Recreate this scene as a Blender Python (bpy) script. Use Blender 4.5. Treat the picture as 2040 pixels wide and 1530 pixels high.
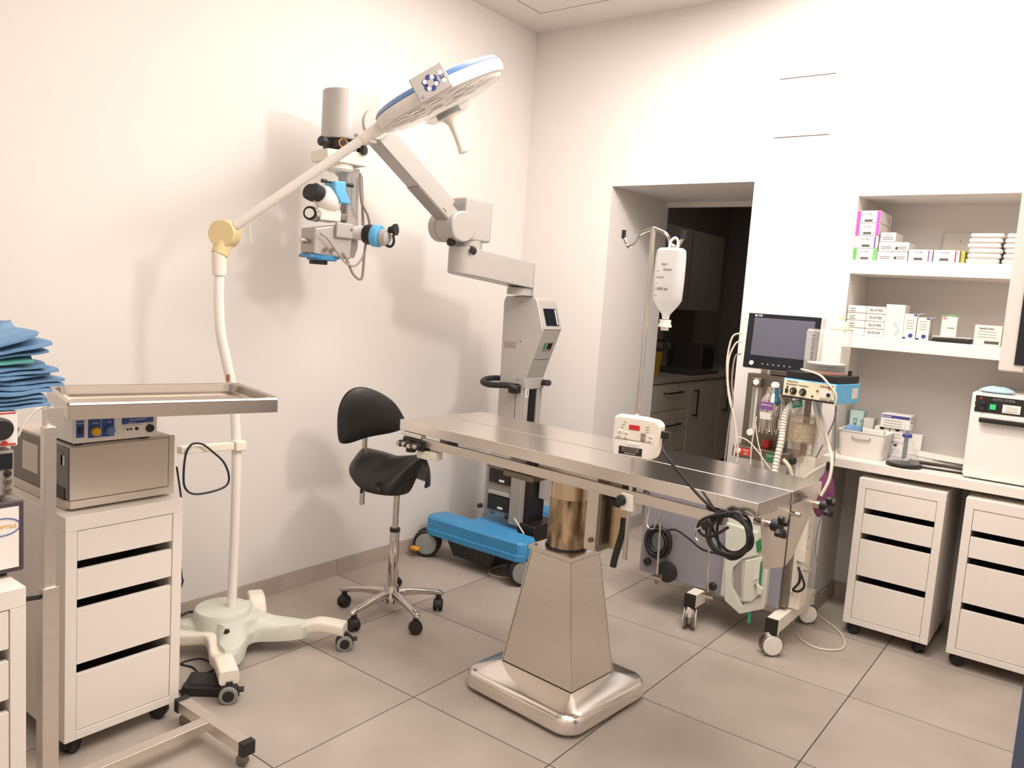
import bpy, bmesh, math, random
from mathutils import Matrix, Vector, noise
random.seed(7)
for o in list(bpy.data.objects): bpy.data.objects.remove(o)
S = bpy.context.scene
COL = S.collection
V = Vector
PI = math.pi

# ------------------------------------------------------------------ camera
CAMPOS = V((2.4663, -2.0070, 1.4688))
YAW, PITCH, ROLL, FPX = 0.6472, 1.4602, 0.0686, 1575.33
RM = Matrix.Rotation(YAW, 3, 'Z') @ Matrix.Rotation(PITCH, 3, 'X') @ Matrix.Rotation(ROLL, 3, 'Z')
cd = bpy.data.cameras.new('camera'); cam = bpy.data.objects.new('camera', cd); COL.objects.link(cam)
cam.matrix_world = Matrix.Translation(CAMPOS) @ RM.to_4x4()
cd.sensor_fit = 'HORIZONTAL'; cd.sensor_width = 36; cd.lens = 36 * FPX / 2040; cd.clip_start = .05
S.camera = cam
S.view_settings.view_transform = 'Standard'; S.view_settings.look = 'None'
S.view_settings.gamma = 1; S.view_settings.use_curve_mapping = False
S.view_settings.exposure = 0.52

# ------------------------------------------------------------------ light
w = bpy.data.worlds.new('world'); S.world = w; w.use_nodes = True
w.node_tree.nodes['Background'].inputs[0].default_value = (1, .93, .86, 1)
w.node_tree.nodes['Background'].inputs[1].default_value = .15

def lamp(kind, name, loc, target, energy, color=(1, .9, .8), **k):
    d = bpy.data.lights.new(name, kind); d.energy = energy; d.color = color
    for a, b in k.items(): setattr(d, a, b)
    o = bpy.data.objects.new(name, d); COL.objects.link(o); o.location = loc
    o.rotation_euler = (V(target) - V(loc)).to_track_quat('-Z', 'Y').to_euler()
    return o
WARM = (1, .91, .85)
lamp('SPOT', 'ceiling_spot_lamp', (1.75, .85, 2.95), (1.45, 1.98, 2.1), 88, WARM, spot_size=1.9, spot_blend=.9, shadow_soft_size=.10)
lamp('AREA', 'ceiling_fill_light', (2.0, -.8, 3.03), (2.0, -.8, 0), 54, WARM, shape='RECTANGLE', size=1.8, size_y=2.4)  # added overhead fill for the front of the room, not a known fixture
lamp('AREA', 'second_ceiling_fill_light', (.9, .8, 3.03), (.9, .8, 0), 30, WARM, shape='RECTANGLE', size=1.6, size_y=1.2)  # second added fill, raises the ambient level and reaches the kitchen drawers
lamp('SPOT', 'ceiling_downlight_lamp', (2.3, .55, 2.9), (-.54, .35, 1.6), 74, WARM, spot_size=1.75, spot_blend=1, shadow_soft_size=.17)

lamp('AREA', 'kitchen_fill_light', (.4, 4.3, 2.6), (.4, 4.3, 0), 3.2, WARM, shape='RECTANGLE', size=.6, size_y=.6)  # faint fill added to lift the unlit kitchen, no fixture known there

# ------------------------------------------------------------------ pixel helpers
def ray(x, y): return RM @ V(((x - 1020) / FPX, -(y - 765) / FPX, -1))
def at(x, y, ax, val):
    d = ray(x, y); return CAMPOS + d * ((val - CAMPOS[ax]) / d[ax])
def onpl(x, y, p0, n):
    d = ray(x, y); n = V(n); return CAMPOS + d * ((V(p0) - CAMPOS).dot(n) / d.dot(n))

# ------------------------------------------------------------------ materials
def lin(h):
    h = h.lstrip('#'); c = [int(h[i:i + 2], 16) / 255 for i in (0, 2, 4)]
    return tuple(x / 12.92 if x <= .04045 else ((x + .055) / 1.055) ** 2.4 for x in c) + (1,)
MATS = {}
def mat(name, hexc, rough=.5, metal=0, vary=.06, scale=12, bump=0, bscale=150, stretch=(1, 1, 1), hex2=None, alpha=None, emit=0, coat=0, rnd=False):
    if name in MATS: return MATS[name]
    m = bpy.data.materials.new(name); m.use_nodes = True; nt = m.node_tree; N = nt.nodes; L = nt.links
    b = N['Principled BSDF']; b.inputs['Roughness'].default_value = rough; b.inputs['Metallic'].default_value = metal
    if coat: b.inputs['Coat Weight'].default_value = coat
    tc = N.new('ShaderNodeTexCoord'); mp = N.new('ShaderNodeMapping'); mp.inputs['Scale'].default_value = stretch
    L.new(tc.outputs['Object'], mp.inputs['Vector'])
    if rnd:
        oi = N.new('ShaderNodeObjectInfo'); vm = N.new('ShaderNodeVectorMath'); vm.operation = 'MULTIPLY_ADD'
        L.new(oi.outputs['Random'], vm.inputs[0]); vm.inputs[1].default_value = (37, 53, 11); L.new(tc.outputs['Object'], vm.inputs[2]); L.new(vm.outputs[0], mp.inputs['Vector'])
    nz = N.new('ShaderNodeTexNoise'); nz.inputs['Scale'].default_value = scale; nz.inputs['Detail'].default_value = 5
    L.new(mp.outputs[0], nz.inputs['Vector'])
    rp = N.new('ShaderNodeValToRGB'); c1 = lin(hexc)
    c2 = lin(hex2) if hex2 else tuple(max(0, x * (1 - vary)) for x in c1[:3]) + (1,)
    rp.color_ramp.elements[0].color = c2; rp.color_ramp.elements[1].color = c1
    rp.color_ramp.elements[0].position = .35; rp.color_ramp.elements[1].position = .65
    L.new(nz.outputs['Fac'], rp.inputs[0]); L.new(rp.outputs[0], b.inputs['Base Color'])
    if bump:
        n2 = N.new('ShaderNodeTexNoise'); n2.inputs['Scale'].default_value = bscale; n2.inputs['Detail'].default_value = 3
        L.new(mp.outputs[0], n2.inputs['Vector'])
        bp = N.new('ShaderNodeBump'); bp.inputs['Strength'].default_value = bump; bp.inputs['Distance'].default_value = .002
        L.new(n2.outputs['Fac'], bp.inputs['Height']); L.new(bp.outputs[0], b.inputs['Normal'])
    if emit:
        b.inputs['Emission Color'].default_value = c1; b.inputs['Emission Strength'].default_value = emit
    if alpha is not None:
        tr = N.new('ShaderNodeBsdfTransparent'); mx = N.new('ShaderNodeMixShader'); fr = N.new('ShaderNodeLayerWeight')
        fr.inputs['Blend'].default_value = .35
        ma = N.new('ShaderNodeMath'); ma.operation = 'MULTIPLY_ADD'; ma.inputs[1].default_value = (1 - alpha) * .55; ma.inputs[2].default_value = alpha; ma.use_clamp = True
        L.new(fr.outputs['Facing'], ma.inputs[0]); L.new(ma.outputs[0], mx.inputs[0])
        L.new(tr.outputs[0], mx.inputs[1]); L.new(b.outputs[0], mx.inputs[2]); L.new(mx.outputs[0], N['Material Output'].inputs[0])
    MATS[name] = m; return m
M_WALL = mat('wall_plaster', '#ddd8d3', .85, vary=.015, scale=3, bump=.05, bscale=60)
M_CEIL = mat('ceiling_paint', '#dcd7d2', .9, vary=.01, scale=3)
M_DARKGAP = mat('shadow_gap_board', '#5a5048', .9)
M_TILE = mat('porcelain_tile', '#b3a99f', .45, vary=.1, scale=2.6, hex2='#a3988e', bump=.03, bscale=300, rnd=True)
M_GROUT = mat('grout', '#3d352f', .95)
M_SKIRT = mat('skirting_tile_stone', '#b5aaa0', .5, scale=5, hex2='#a89d93')
M_STEEL = mat('brushed_steel', '#e8e1d9', .34, 1, vary=.05, scale=6, bump=.03, bscale=90, stretch=(1, 1, 12))
M_STEELTOP = mat('table_steel', '#f0ebe5', .2, 1, vary=.02, scale=3)
M_STEELDIRTY = mat('stained_steel', '#d2bb9a', .38, 1, scale=11, hex2='#5b4736', stretch=(2.4, 2.4, .7), bump=.1, bscale=60)
M_TRAY = mat('tray_steel', '#c4bbb0', .26, 1, vary=.03)
M_CHROME = mat('chrome', '#cfcac4', .08, 1, vary=.03)
M_DULLMETAL = mat('dull_metal', '#8f867c', .4, 1, vary=.1)
M_GOLDST = mat('warm_steel_edge', '#d6c2a2', .28, 1, vary=.08, scale=5)
M_CAB = mat('white_lacquer', '#e6dfd6', .45, vary=.015)
M_CABIN = mat('drawer_interior', '#8a8178', .8)
M_BLACKPL = mat('black_plastic', '#1d1a19', .45, vary=.15)
M_RUBBER = mat('black_rubber', '#232020', .6, vary=.15)
M_LEATHER = mat('black_vinyl', '#191716', .38, vary=.12, bump=.08, bscale=700)
M_CREAM = mat('cream_plastic', '#e9e2d3', .4, vary=.03)
M_WHITEPL = mat('white_plastic', '#ece7e0', .35, vary=.02)
M_YELLOWED = mat('yellowed_plastic', '#dcc795', .45, vary=.05)
M_GREYGREEN = mat('grey_green_plastic', '#cfd0c4', .45, vary=.04)
M_MICRO = mat('light_grey_enamel', '#b3aea9', .36, .15, vary=.03)
M_MICROD = mat('mid_grey_enamel', '#99928b', .45, vary=.04)
M_BLUE = mat('microscope_blue', '#3d8fc4', .4, vary=.05)
M_BLUE2 = mat('sky_blue_enamel', '#62b2e0', .35, vary=.05)
M_GREYWHEEL = mat('grey_tyre_disc', '#8d918f', .5, vary=.05)
M_ORANGE = mat('orange_brake', '#f0a22a', .45)
M_LILAC = mat('lilac_grey_enamel', '#8d8b92', .5, vary=.04)
M_BEIGE = mat('beige_casing', '#cfc4b5', .55, vary=.04, bump=.05, bscale=500)
M_GREYPANEL = mat('grey_side_panel', '#7b736b', .55, vary=.06)
M_BLUEPANEL = mat('royal_blue_print', '#2d4d9a', .45)
M_YELLOW = mat('yellow_knob', '#e0b22c', .4)
M_BLUEKNOB = mat('steel_blue_knob', '#5d84b8', .35)
M_RED = mat('red_print', '#c2352f', .45)
M_GREEN = mat('green_print', '#2f7d4a', .45)
M_REDLCD = mat('red_display', '#b02424', .3, emit=.25)
M_SCREEN = mat('dark_screen', '#5c5d6a', .25, vary=.03)
M_BEZEL = mat('black_bezel', '#141720', .3)
M_INK = mat('grey_ink', '#524b46', .7)
M_DARKINK = mat('black_ink', '#26211f', .7)
M_PAPER = mat('white_paper', '#d6d1c9', .8, vary=.03)
M_PINK = mat('pink_print', '#ef4fa9', .5)
M_GREENB = mat('leaf_green_print', '#5fae57', .5)
M_PURPLE = mat('purple_print', '#7a4a8c', .5)
M_LAV = mat('lavender_print', '#b39ac6', .5)
M_NAVY = mat('navy_print', '#3a3f82', .5)
M_TEAL = mat('pale_teal_card', '#bcd8d4', .6)
M_GAUZE = mat('gauze_cotton', '#dedad0', .9, vary=.06, bump=.2, bscale=300)
M_DRAPE = mat('blue_drape_fabric', '#7c9fbf', .8, scale=9, hex2='#5a80a6', bump=.5, bscale=22)
M_DRAPETEAL = mat('teal_drape_fabric', '#5aa79f', .8, vary=.1)
M_LTBLUE = mat('pale_blue_cloth', '#a9c4cf', .85, vary=.1)
M_CLEAR = mat('clear_plastic', '#f2efe8', .12, alpha=.12)
M_BAG = mat('translucent_bag', '#f0f0ee', .3, alpha=.62)
M_GLASS = mat('glass', '#e8ebe8', .05, alpha=.1)
M_SMOKED = mat('tan_clear_plastic', '#c3b095', .2, alpha=.28)
M_SODA = mat('absorber_granules', '#ddd0b8', .9, scale=90, hex2='#b9a98f', bump=.4, bscale=200)
M_PURPLEBAG = mat('purple_rubber', '#76395f', .5, vary=.1)
M_TEALTUBE = mat('teal_plastic', '#3fae8c', .35, alpha=.75)
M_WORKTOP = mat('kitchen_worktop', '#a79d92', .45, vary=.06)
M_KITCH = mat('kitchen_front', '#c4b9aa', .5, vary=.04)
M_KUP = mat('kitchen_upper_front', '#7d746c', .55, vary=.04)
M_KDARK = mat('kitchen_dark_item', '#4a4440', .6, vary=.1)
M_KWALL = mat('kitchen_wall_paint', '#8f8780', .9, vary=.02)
M_SHARPS = mat('yellow_sharps_plastic', '#c9a63a', .5)
M_SLATE = mat('slate_blue_enamel', '#4a5670', .5, vary=.05)
M_ENDPL = mat('satin_end_plate', '#d8cdbf', .4, .5)
M_HANDLE = mat('dark_bar_handle', '#4a423c', .3, .8)
M_COPPER = mat('copper_ring', '#b8735a', .35, .6)
M_CABLEW = mat('white_cable', '#d8cfbe', .5)
M_CABLEG = mat('grey_cable', '#8b8279', .5)
M_HOSE = mat('clear_hose', '#e3ddd0', .35, alpha=.75)

# ------------------------------------------------------------------ mesh building
ORG = {}
def frame_of(axis):
    a = V(axis).normalized(); t = V((0, 0, 1)) if abs(a.z) < .9 else V((1, 0, 0))
    u = a.cross(t).normalized(); return a, u, a.cross(u)
def rrect(hx, hy, r, n=5):
    r = min(r, hx, hy); P = []
    for cx, cy, a0 in ((hx - r, hy - r, 0), (-hx + r, hy - r, PI / 2), (-hx + r, -hy + r, PI), (hx - r, -hy + r, 1.5 * PI)):
        for i in range(n + 1):
            a = a0 + PI / 2 * i / n; P.append((cx + r * math.cos(a), cy + r * math.sin(a)))
    return P
def spl(pts, n=6, closed=False):
    P = [V(p) for p in pts]; out = []; m = len(P)
    for i in range(m if closed else m - 1):
        if closed: a, b, c, d = P[i - 1], P[i], P[(i + 1) % m], P[(i + 2) % m]
        else: a, b, c, d = P[max(i - 1, 0)], P[i], P[i + 1], P[min(i + 2, m - 1)]
        for k in range(n):
            t = k / n
            out.append(.5 * ((2 * b) + (c - a) * t + (2 * a - 5 * b + 4 * c - d) * t * t + (3 * b - a - 3 * c + d) * t ** 3))
    if not closed: out.append(P[-1])
    return out
class MB:
    def __init__(s, M=None): s.v = []; s.f = []; s.M = M or Matrix()
    def add(s, vs, fs):
        k = len(s.v); s.v += [s.M @ V(p) for p in vs]; s.f += [[i + k for i in f] for f in fs]; return s
    def hexa(s, b, t):
        n = len(b); return s.add(list(b) + list(t), [list(range(n))[::-1], list(range(n, 2 * n))] + [[i, (i + 1) % n, n + (i + 1) % n, n + i] for i in range(n)])
    def box(s, x0, x1, y0, y1, z0, z1):
        q = [(x0, y0), (x1, y0), (x1, y1), (x0, y1)]
        return s.hexa([(a, b, z0) for a, b in q], [(a, b, z1) for a, b in q])
    def obox(s, c, size, u, v, n):
        c = V(c); u, v, n = V(u) * size[0] / 2, V(v) * size[1] / 2, V(n) * size[2] / 2
        q = [-u - v, u - v, u + v, -u + v]
        return s.hexa([c + a - n for a in q], [c + a + n for a in q])
    def prism(s, pts, o, u, v, n, d0, d1):
        o, u, v, n = V(o), V(u), V(v), V(n)
        return s.hexa([o + u * a + v * b + n * d0 for a, b in pts], [o + u * a + v * b + n * d1 for a, b in pts])
    def poly(s, pts, n, d0, d1):
        n = V(n); return s.hexa([V(p) + n * d0 for p in pts], [V(p) + n * d1 for p in pts])
    def rings(s, R, cap0=True, cap1=True, closed=False):
        n = len(R[0]); vs = [p for r in R for p in r]; fs = []
        K = len(R)
        for k in range(K if closed else K - 1):
            a, b = k * n, ((k + 1) % K) * n
            fs += [[a + i, a + (i + 1) % n, b + (i + 1) % n, b + i] for i in range(n)]
        if not closed:
            if cap0: fs.append(list(range(n))[::-1])
            if cap1: fs.append(list(range((K - 1) * n, K * n)))
        return s.add(vs, fs)
    def tube(s, path, r, seg=8, closed=False):
        P = [V(p) for p in path]; R = []; n = len(P); up = None
        for i, p in enumerate(P):
            if closed: t = P[(i + 1) % n] - P[i - 1]
            else: t = P[min(i + 1, n - 1)] - P[max(i - 1, 0)]
            t.normalize()
            if up is None: _, up, _ = frame_of(t)
            u = (up - t * up.dot(t)).normalized(); up = u; v = t.cross(u)
            rr = r[i] if isinstance(r, (list, tuple)) else r
            R.append([p + u * rr * math.cos(2 * PI * k / seg) + v * rr * math.sin(2 * PI * k / seg) for k in range(seg)])
        return s.rings(R, closed=closed)
    def cyl(s, a, b, r, r2=None, seg=20):
        return s.lathe([(r, 0), (r if r2 is None else r2, (V(b) - V(a)).length)], a, V(b) - V(a), seg)
    def lathe(s, prof, o, axis=(0, 0, 1), seg=24, cap=True):
        a, u, v = frame_of(axis); o = V(o)
        return s.rings([[o + a * h + (u * math.cos(2 * PI * k / seg) + v * math.sin(2 * PI * k / seg)) * max(r, 1e-4) for k in range(seg)] for r, h in prof], cap, cap)
    def rbox(s, c, hx, hy, r, z0, z1, e=.004):
        cx, cy = c
        def ring(d, z): return [(cx + a, cy + b, z) for a, b in rrect(hx - d, hy - d, max(r - d, .001))]
        return s.rings([ring(e, z0), ring(0, z0 + e), ring(0, z1 - e), ring(e * .3, z1 - e * .3), ring(e, z1)])
    def ball(s, c, r, seg=14):
        return s.lathe([(r * math.sin(PI * i / 8) if 0 < i < 8 else .0005, -r * math.cos(PI * i / 8)) for i in range(9)], c, (0, 0, 1), seg)
    def build(s, name, m, parent=None, bevel=0, seg=2, ang=35, world=True, sub=0):
        me = bpy.data.meshes.new(name)
        vs = s.v
        if parent is not None and world:
            I = ORG[parent].inverted(); vs = [I @ p for p in vs]
        me.from_pydata([tuple(p) for p in vs], [], s.f)
        bm = bmesh.new(); bm.from_mesh(me); bmesh.ops.recalc_face_normals(bm, faces=bm.faces)
        if bevel:
            ed = [e for e in bm.edges if len(e.link_faces) == 2 and e.calc_face_angle(0) > math.radians(ang)]
            bmesh.ops.bevel(bm, geom=ed, offset=bevel, segments=seg, profile=.5, affect='EDGES', clamp_overlap=True)
        bm.to_mesh(me); bm.free()
        me.polygons.foreach_set('use_smooth', [True] * len(me.polygons)); me.set_sharp_from_angle(angle=math.radians(32 if not bevel else 50))
        me.materials.append(m); o = bpy.data.objects.new(name, me); COL.objects.link(o)
        if bevel and not sub: wn = o.modifiers.new('weighted_normal', 'WEIGHTED_NORMAL'); wn.keep_sharp = True; wn.weight = 80
        if sub: md = o.modifiers.new('subdivision', 'SUBSURF'); md.levels = md.render_levels = sub
        if parent is not None: o.parent = parent; ORG[o] = ORG[parent]
        else: ORG[o] = Matrix()
        return o
def thing(name, label, cat, loc=(0, 0, 0), rotz=0, group=None):
    o = bpy.data.objects.new(name, None); COL.objects.link(o); o.empty_display_size = .1
    o.location = loc; o.rotation_euler = (0, 0, rotz); ORG[o] = Matrix.Translation(V(loc)) @ Matrix.Rotation(rotz, 4, 'Z')
    return tag(o, label, cat, group)
def tag(o, label, cat, group=None):
    o['label'] = label; o['category'] = cat
    if group: o['group'] = group
    return o
def struct(o): o['kind'] = 'structure'; return o
def dup(root, loc, rotz, label, group=None):
    r = root.copy(); COL.objects.link(r); r.location = loc; r.rotation_euler = (0, 0, rotz); r['label'] = label
    if group: r['group'] = group
    for ch in list(root.children):
        c = ch.copy(); COL.objects.link(c); c.parent = r
        for g in ch.children:
            d = g.copy(); COL.objects.link(d); d.parent = c
    return r
def text(parent, s, o, u, v, size, m, name='lettering', align='CENTER', ext=.0004):
    cu = bpy.data.curves.new('t', 'FONT'); cu.body = s; cu.size = size; cu.extrude = ext; cu.align_x = align; cu.align_y = 'CENTER'; cu.resolution_u = 2
    ob = bpy.data.objects.new('t', cu); COL.objects.link(ob); bpy.context.view_layer.update()
    me = bpy.data.meshes.new_from_object(ob.evaluated_get(bpy.context.evaluated_depsgraph_get()))
    bpy.data.objects.remove(ob); bpy.data.curves.remove(cu)
    u, v = V(u).normalized(), V(v).normalized(); n = u.cross(v)
    X = Matrix((u, v, n)).transposed().to_4x4(); X.translation = V(o)
    me.transform(ORG[parent].inverted() @ X); me.name = name; me.materials.clear(); me.materials.append(m)
    r = bpy.data.objects.new(name, me); COL.objects.link(r); r.parent = parent; ORG[r] = ORG[parent]; return r
def plate(parent, name, m, c, w, h, u, v, t=.001, bevel=0):
    u, v = V(u).normalized(), V(v).normalized(); n = u.cross(v)
    return MB().obox(V(c) + n * (t / 2), (w, h, t), u, v, n).build(name, m, parent, bevel)

# ================================================================== THE ROOM
LX, BY, CZ = -.54, 1.98, 3.05          # left wall, back wall, ceiling
DX0, DX1, DZ, DY = .073, .908, 2.13, 2.70   # doorway
NX, NX1, NZ, NY = 1.42, 2.95, 2.047, 2.34   # niche
RX, FY = 3.1, -2.75
fl = struct(MB().box(-1.6, 3.2, -2.8, 6.3, -.08, -.0012).build('floor', M_GROUT))
tile = None
for i in range(-3, 6):
    for j in range(-5, 11):
        x, y = .6 * i, .6 * j
        if x + .6 < (-1.3 if y > 2.3 else -.56) or x > 3.1: continue
        if y > 2.3 and x > 1.4: continue
        if tile is None:
            tile = MB().box(.002, .598, .002, .598, -.003, 0).build('floor_tile', M_TILE, fl); o = tile
        else:
            o = tile.copy(); COL.objects.link(o); o.parent = fl
        o.location = (x, y, 0)
wl = struct(MB().box(LX - .15, LX, FY, BY, 0, CZ + .1).build('wall_left', M_WALL))
struct(MB().box(LX - .15, DX0, BY, DY, 0, CZ + .1).build('wall_back', M_WALL))
struct(MB().box(DX1, NX, BY, DY, 0, CZ + .1).build('wall_pier', M_WALL))
struct(MB().box(DX0, DX1, BY, DY, DZ, CZ + .1).build('wall_lintel', M_WALL))
struct(MB().box(NX, RX, BY, DY, NZ, CZ + .1).build('wall_niche_top', M_WALL))
struct(MB().box(NX, RX, NY, DY, 0, NZ).build('wall_niche_back', M_WALL))
struct(MB().box(NX1, RX, BY, NY, 0, NZ).build('wall_niche_right', M_WALL))
struct(MB().box(RX, RX + .15, FY, BY, 0, CZ + .1).build('wall_right', M_WALL))
struct(MB().box(LX - .15, RX + .15, FY - .15, FY, 0, CZ + .1).build('wall_front', M_WALL))
ce = struct(MB().box(LX - .15, RX + .15, FY - .15, DY, CZ + .012, CZ + .1).build('ceiling', M_DARKGAP))
MB().box(-.308, RX, FY, 1.696, CZ, CZ + .012).build('ceiling_panel', M_CEIL, ce)
MB().box(LX, -.319, FY, BY, CZ, CZ + .012).build('ceiling_border', M_CEIL, ce)
MB().box(-.319, RX, 1.707, BY, CZ, CZ + .012).build('ceiling_border', M_CEIL, ce)
# flush hatches in the back wall, with a dark joint along their lower edge
for k, (z0, z1) in enumerate(((2.343, 2.620), (2.626, 2.88))):
    h = struct(MB().box(.986, 1.253, BY - .003, BY + .01, z0, z1).build('trim_%d' % (k + 1), M_WALL, None, .001))
    MB().box(.986, 1.253, BY - .0032, BY + .001, z0 - .003, z0).build('joint', M_DARKGAP, h)
# doorway head rail
struct(MB().box(DX0, DX1, DY - .03, DY, DZ - .03, DZ).build('trim_3', M_WALL))
# skirting
def skirt(name, a, b, n, h=.08):
    a, b, n = V((*a, 0)), V((*b, 0)), V((*n, 0)); L = (b - a).length; u = (b - a) / L
    root = struct(MB().poly([a, b, b + V((0, 0, h)), a + V((0, 0, h))], n, 0, .004).build(name, M_GROUT))
    t = 0
    while t < L - .01:
        e = min(t + .6, L)
        MB().poly([a + u * (t + .001), a + u * (e - .001), a + u * (e - .001) + V((0, 0, h)), a + u * (t + .001) + V((0, 0, h))], n, .002, .01).build('skirting_tile', M_SKIRT, root)
        t = e
skirt('baseboard_left', (LX, -2.41), (LX, BY), (1, 0))
skirt('baseboard_back', (LX + .01, BY), (DX0, BY), (0, -1))
skirt('baseboard_doorway', (DX0, BY), (DX0, DY), (1, 0))
skirt('baseboard_pier', (DX1, BY), (NX, BY), (0, -1))
skirt('baseboard_niche_side', (NX, BY - .01), (NX, NY), (1, 0))
skirt('baseboard_niche', (NX + .01, NY), (NX1, NY), (0, -1))

# ------------------------------------------------------------------ kitchenette in the dark room behind
KW = -.92
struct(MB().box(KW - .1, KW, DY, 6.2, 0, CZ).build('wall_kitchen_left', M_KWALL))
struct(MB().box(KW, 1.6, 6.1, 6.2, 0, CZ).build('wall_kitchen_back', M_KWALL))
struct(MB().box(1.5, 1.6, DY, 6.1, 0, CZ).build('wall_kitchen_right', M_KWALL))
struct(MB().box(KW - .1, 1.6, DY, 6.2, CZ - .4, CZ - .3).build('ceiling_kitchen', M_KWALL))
KX = -.29
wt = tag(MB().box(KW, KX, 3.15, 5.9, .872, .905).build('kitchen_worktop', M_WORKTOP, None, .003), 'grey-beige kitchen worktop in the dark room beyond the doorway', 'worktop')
def kunit(y0, y1, kind, label):
    t = thing('base_cabinet', label, 'cabinet', (KX - .3, (y0 + y1) / 2, 0), 0, 'kitchen base cabinets beyond the doorway')
    MB().box(KW + .02, KX - .03, y0, y1, .1, .87).build('carcass', M_CAB, t)
    MB().box(KW + .06, KX - .08, y0, y1, 0, .1).build('plinth', M_KDARK, t)
    if kind == 'drawers':
        for z0, z1 in ((.645, .862), (.30, .64), (.105, .295)):
            d = MB().box(KX - .03, KX - .012, y0 + .003, y1 - .003, z0, z1).build('drawer', M_KITCH, t, .002)
            zc, a, b = z0 + (z1 - z0) * .68, y0 + (y1 - y0) * .3, y0 + (y1 - y0) * .76
            MB().box(KX + .02, KX + .03, a, b, zc - .006, zc + .006).box(KX - .012, KX + .02, a + .01, a + .02, zc - .005, zc + .005).box(KX - .012, KX + .02, b - .02, b - .01, zc - .005, zc + .005).build('handle', M_HANDLE, d, .001)
    else:
        d = MB().box(KX - .03, KX - .012, y0 + .003, y1 - .003, .105, .862).build('door', M_KITCH, t, .002)
        a = y0 + .09
        MB().box(KX + .02, KX + .03, a, a + .012, .56, .80).box(KX - .012, KX + .02, a, a + .012, .57, .582).box(KX - .012, KX + .02, a, a + .012, .778, .79).build('handle', M_HANDLE, d, .001)
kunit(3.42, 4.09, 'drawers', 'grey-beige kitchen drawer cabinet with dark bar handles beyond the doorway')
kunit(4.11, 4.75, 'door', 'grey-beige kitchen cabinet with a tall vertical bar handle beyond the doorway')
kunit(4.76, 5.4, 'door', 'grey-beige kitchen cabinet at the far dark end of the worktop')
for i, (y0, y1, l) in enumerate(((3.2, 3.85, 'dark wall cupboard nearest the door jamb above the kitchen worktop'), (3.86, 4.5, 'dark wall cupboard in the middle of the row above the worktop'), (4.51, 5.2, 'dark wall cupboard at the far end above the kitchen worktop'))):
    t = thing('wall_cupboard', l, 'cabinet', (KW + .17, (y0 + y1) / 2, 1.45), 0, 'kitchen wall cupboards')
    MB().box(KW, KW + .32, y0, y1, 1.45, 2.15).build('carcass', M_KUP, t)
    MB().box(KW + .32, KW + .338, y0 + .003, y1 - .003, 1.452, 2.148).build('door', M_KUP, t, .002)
t = thing('sharps_bin', 'yellow plastic sharps bin on the kitchen worktop by the jamb', 'bin', (-.55, 3.85, .905))
MB().lathe([(.075, 0), (.09, .2)], (-.55, 3.85, .905)).build('tub', M_SHARPS, t); MB().lathe([(.094, 0), (.094, .02), (.05, .035)], (-.55, 3.85, 1.106)).build('lid', M_KDARK, t)
t = thing('kitchen_tap', 'slim chrome tap standing on the dark kitchen worktop', 'tap', (-.62, 4.02, .905))
MB().cyl((-.62, 4.02, .905), (-.62, 4.02, .93), .025).build('base', M_CHROME, t)
MB().tube(spl([(-.62, 4.02, .92), (-.62, 4.02, 1.12), (-.58, 4.02, 1.18), (-.5, 4.02, 1.17), (-.47, 4.02, 1.13)]), .011).build('spout', M_CHROME, t)
tag(MB().box(-.8, -.33, 4.2, 4.75, .906, .93).build('cooktop', M_KDARK, None, .004), 'flat black hob lying on the kitchen worktop', 'hob')
t = thing('kettle_box', 'dark small appliance against the wall at the worktop far end', 'appliance', (-.7, 5.0, .905))
MB().box(-.85, -.55, 4.85, 5.15, .906, 1.14).build('body', M_KDARK, t, .01); MB().box(-.549, -.545, 4.88, 5.1, .93, 1.11).build('door', M_BLACKPL, t)
tag(MB().box(KW, KW + .012, 4.15, 4.75, 1.0, 1.32).build('wall_notice', M_PAPER), 'pale sheet fixed on the dark kitchen wall below the cupboards', 'notice')

# ------------------------------------------------------------------ desk and shelves in the niche
tag(MB().box(NX, NX1, BY - .13, NY, .777, .82).build('desk_worktop', M_CAB, None, .003), 'white desk worktop filling the niche above the drawer units', 'worktop')
tag(MB().box(NX, NX1, BY - .005, NY, 1.684, 1.748).build('wall_shelf', M_CAB, None, .003), 'upper white niche shelf holding the pink boxes and gauze', 'shelf', 'niche shelves')
tag(MB().box(NX, NX1, BY - .005, NY, 1.335, 1.395).build('wall_shelf', M_CAB, None, .003), 'lower white niche shelf holding glove boxes above the desk', 'shelf', 'niche shelves')

# ------------------------------------------------------------------ drawer units
def castor(parent, x, y, r=.025, top=.06, w=.036, ang=0., mh=M_BLACKPL, mw=M_RUBBER, disc=None, brake=None):
    c, s_ = math.cos(ang), math.sin(ang); ax = V((-s_, c, 0)); fw = V((c, s_, 0)); o = V((x, y, r))
    h = MB(); h.cyl((x, y, top - .02), (x, y, top), .012, seg=10)
    P = [(math.cos(a) * r * 1.12, math.sin(a) * r * 1.12) for a in [PI * (-.05 + 1.1 * i / 8) for i in range(9)]]
    h.prism(P, o, fw, (0, 0, 1), ax, -w * .34, w * .34)
    h.box(x - .01, x + .01, y - .01, y + .01, r * 1.9, top - .005)
    hp = h.build('castor', mh, parent, .0015, 1)
    for sg in (-1, 1):
        MB().cyl(o + ax * sg * w * .12, o + ax * sg * w * .5, r, seg=18).build('wheel', mw, hp, .003, 1)
        if disc: MB().cyl(o + ax * sg * w * .5, o + ax * sg * (w * .5 + .002), r * .62, seg=16).build('hubcap', disc, hp)
    if brake: MB().obox(o + fw * r * 1.15 + V((0, 0, r * .4)), (r * .8, w * .6, r * .25), fw, ax, (0, 0, 1)).build('brake_pedal', brake, hp, .002)
    return hp
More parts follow.
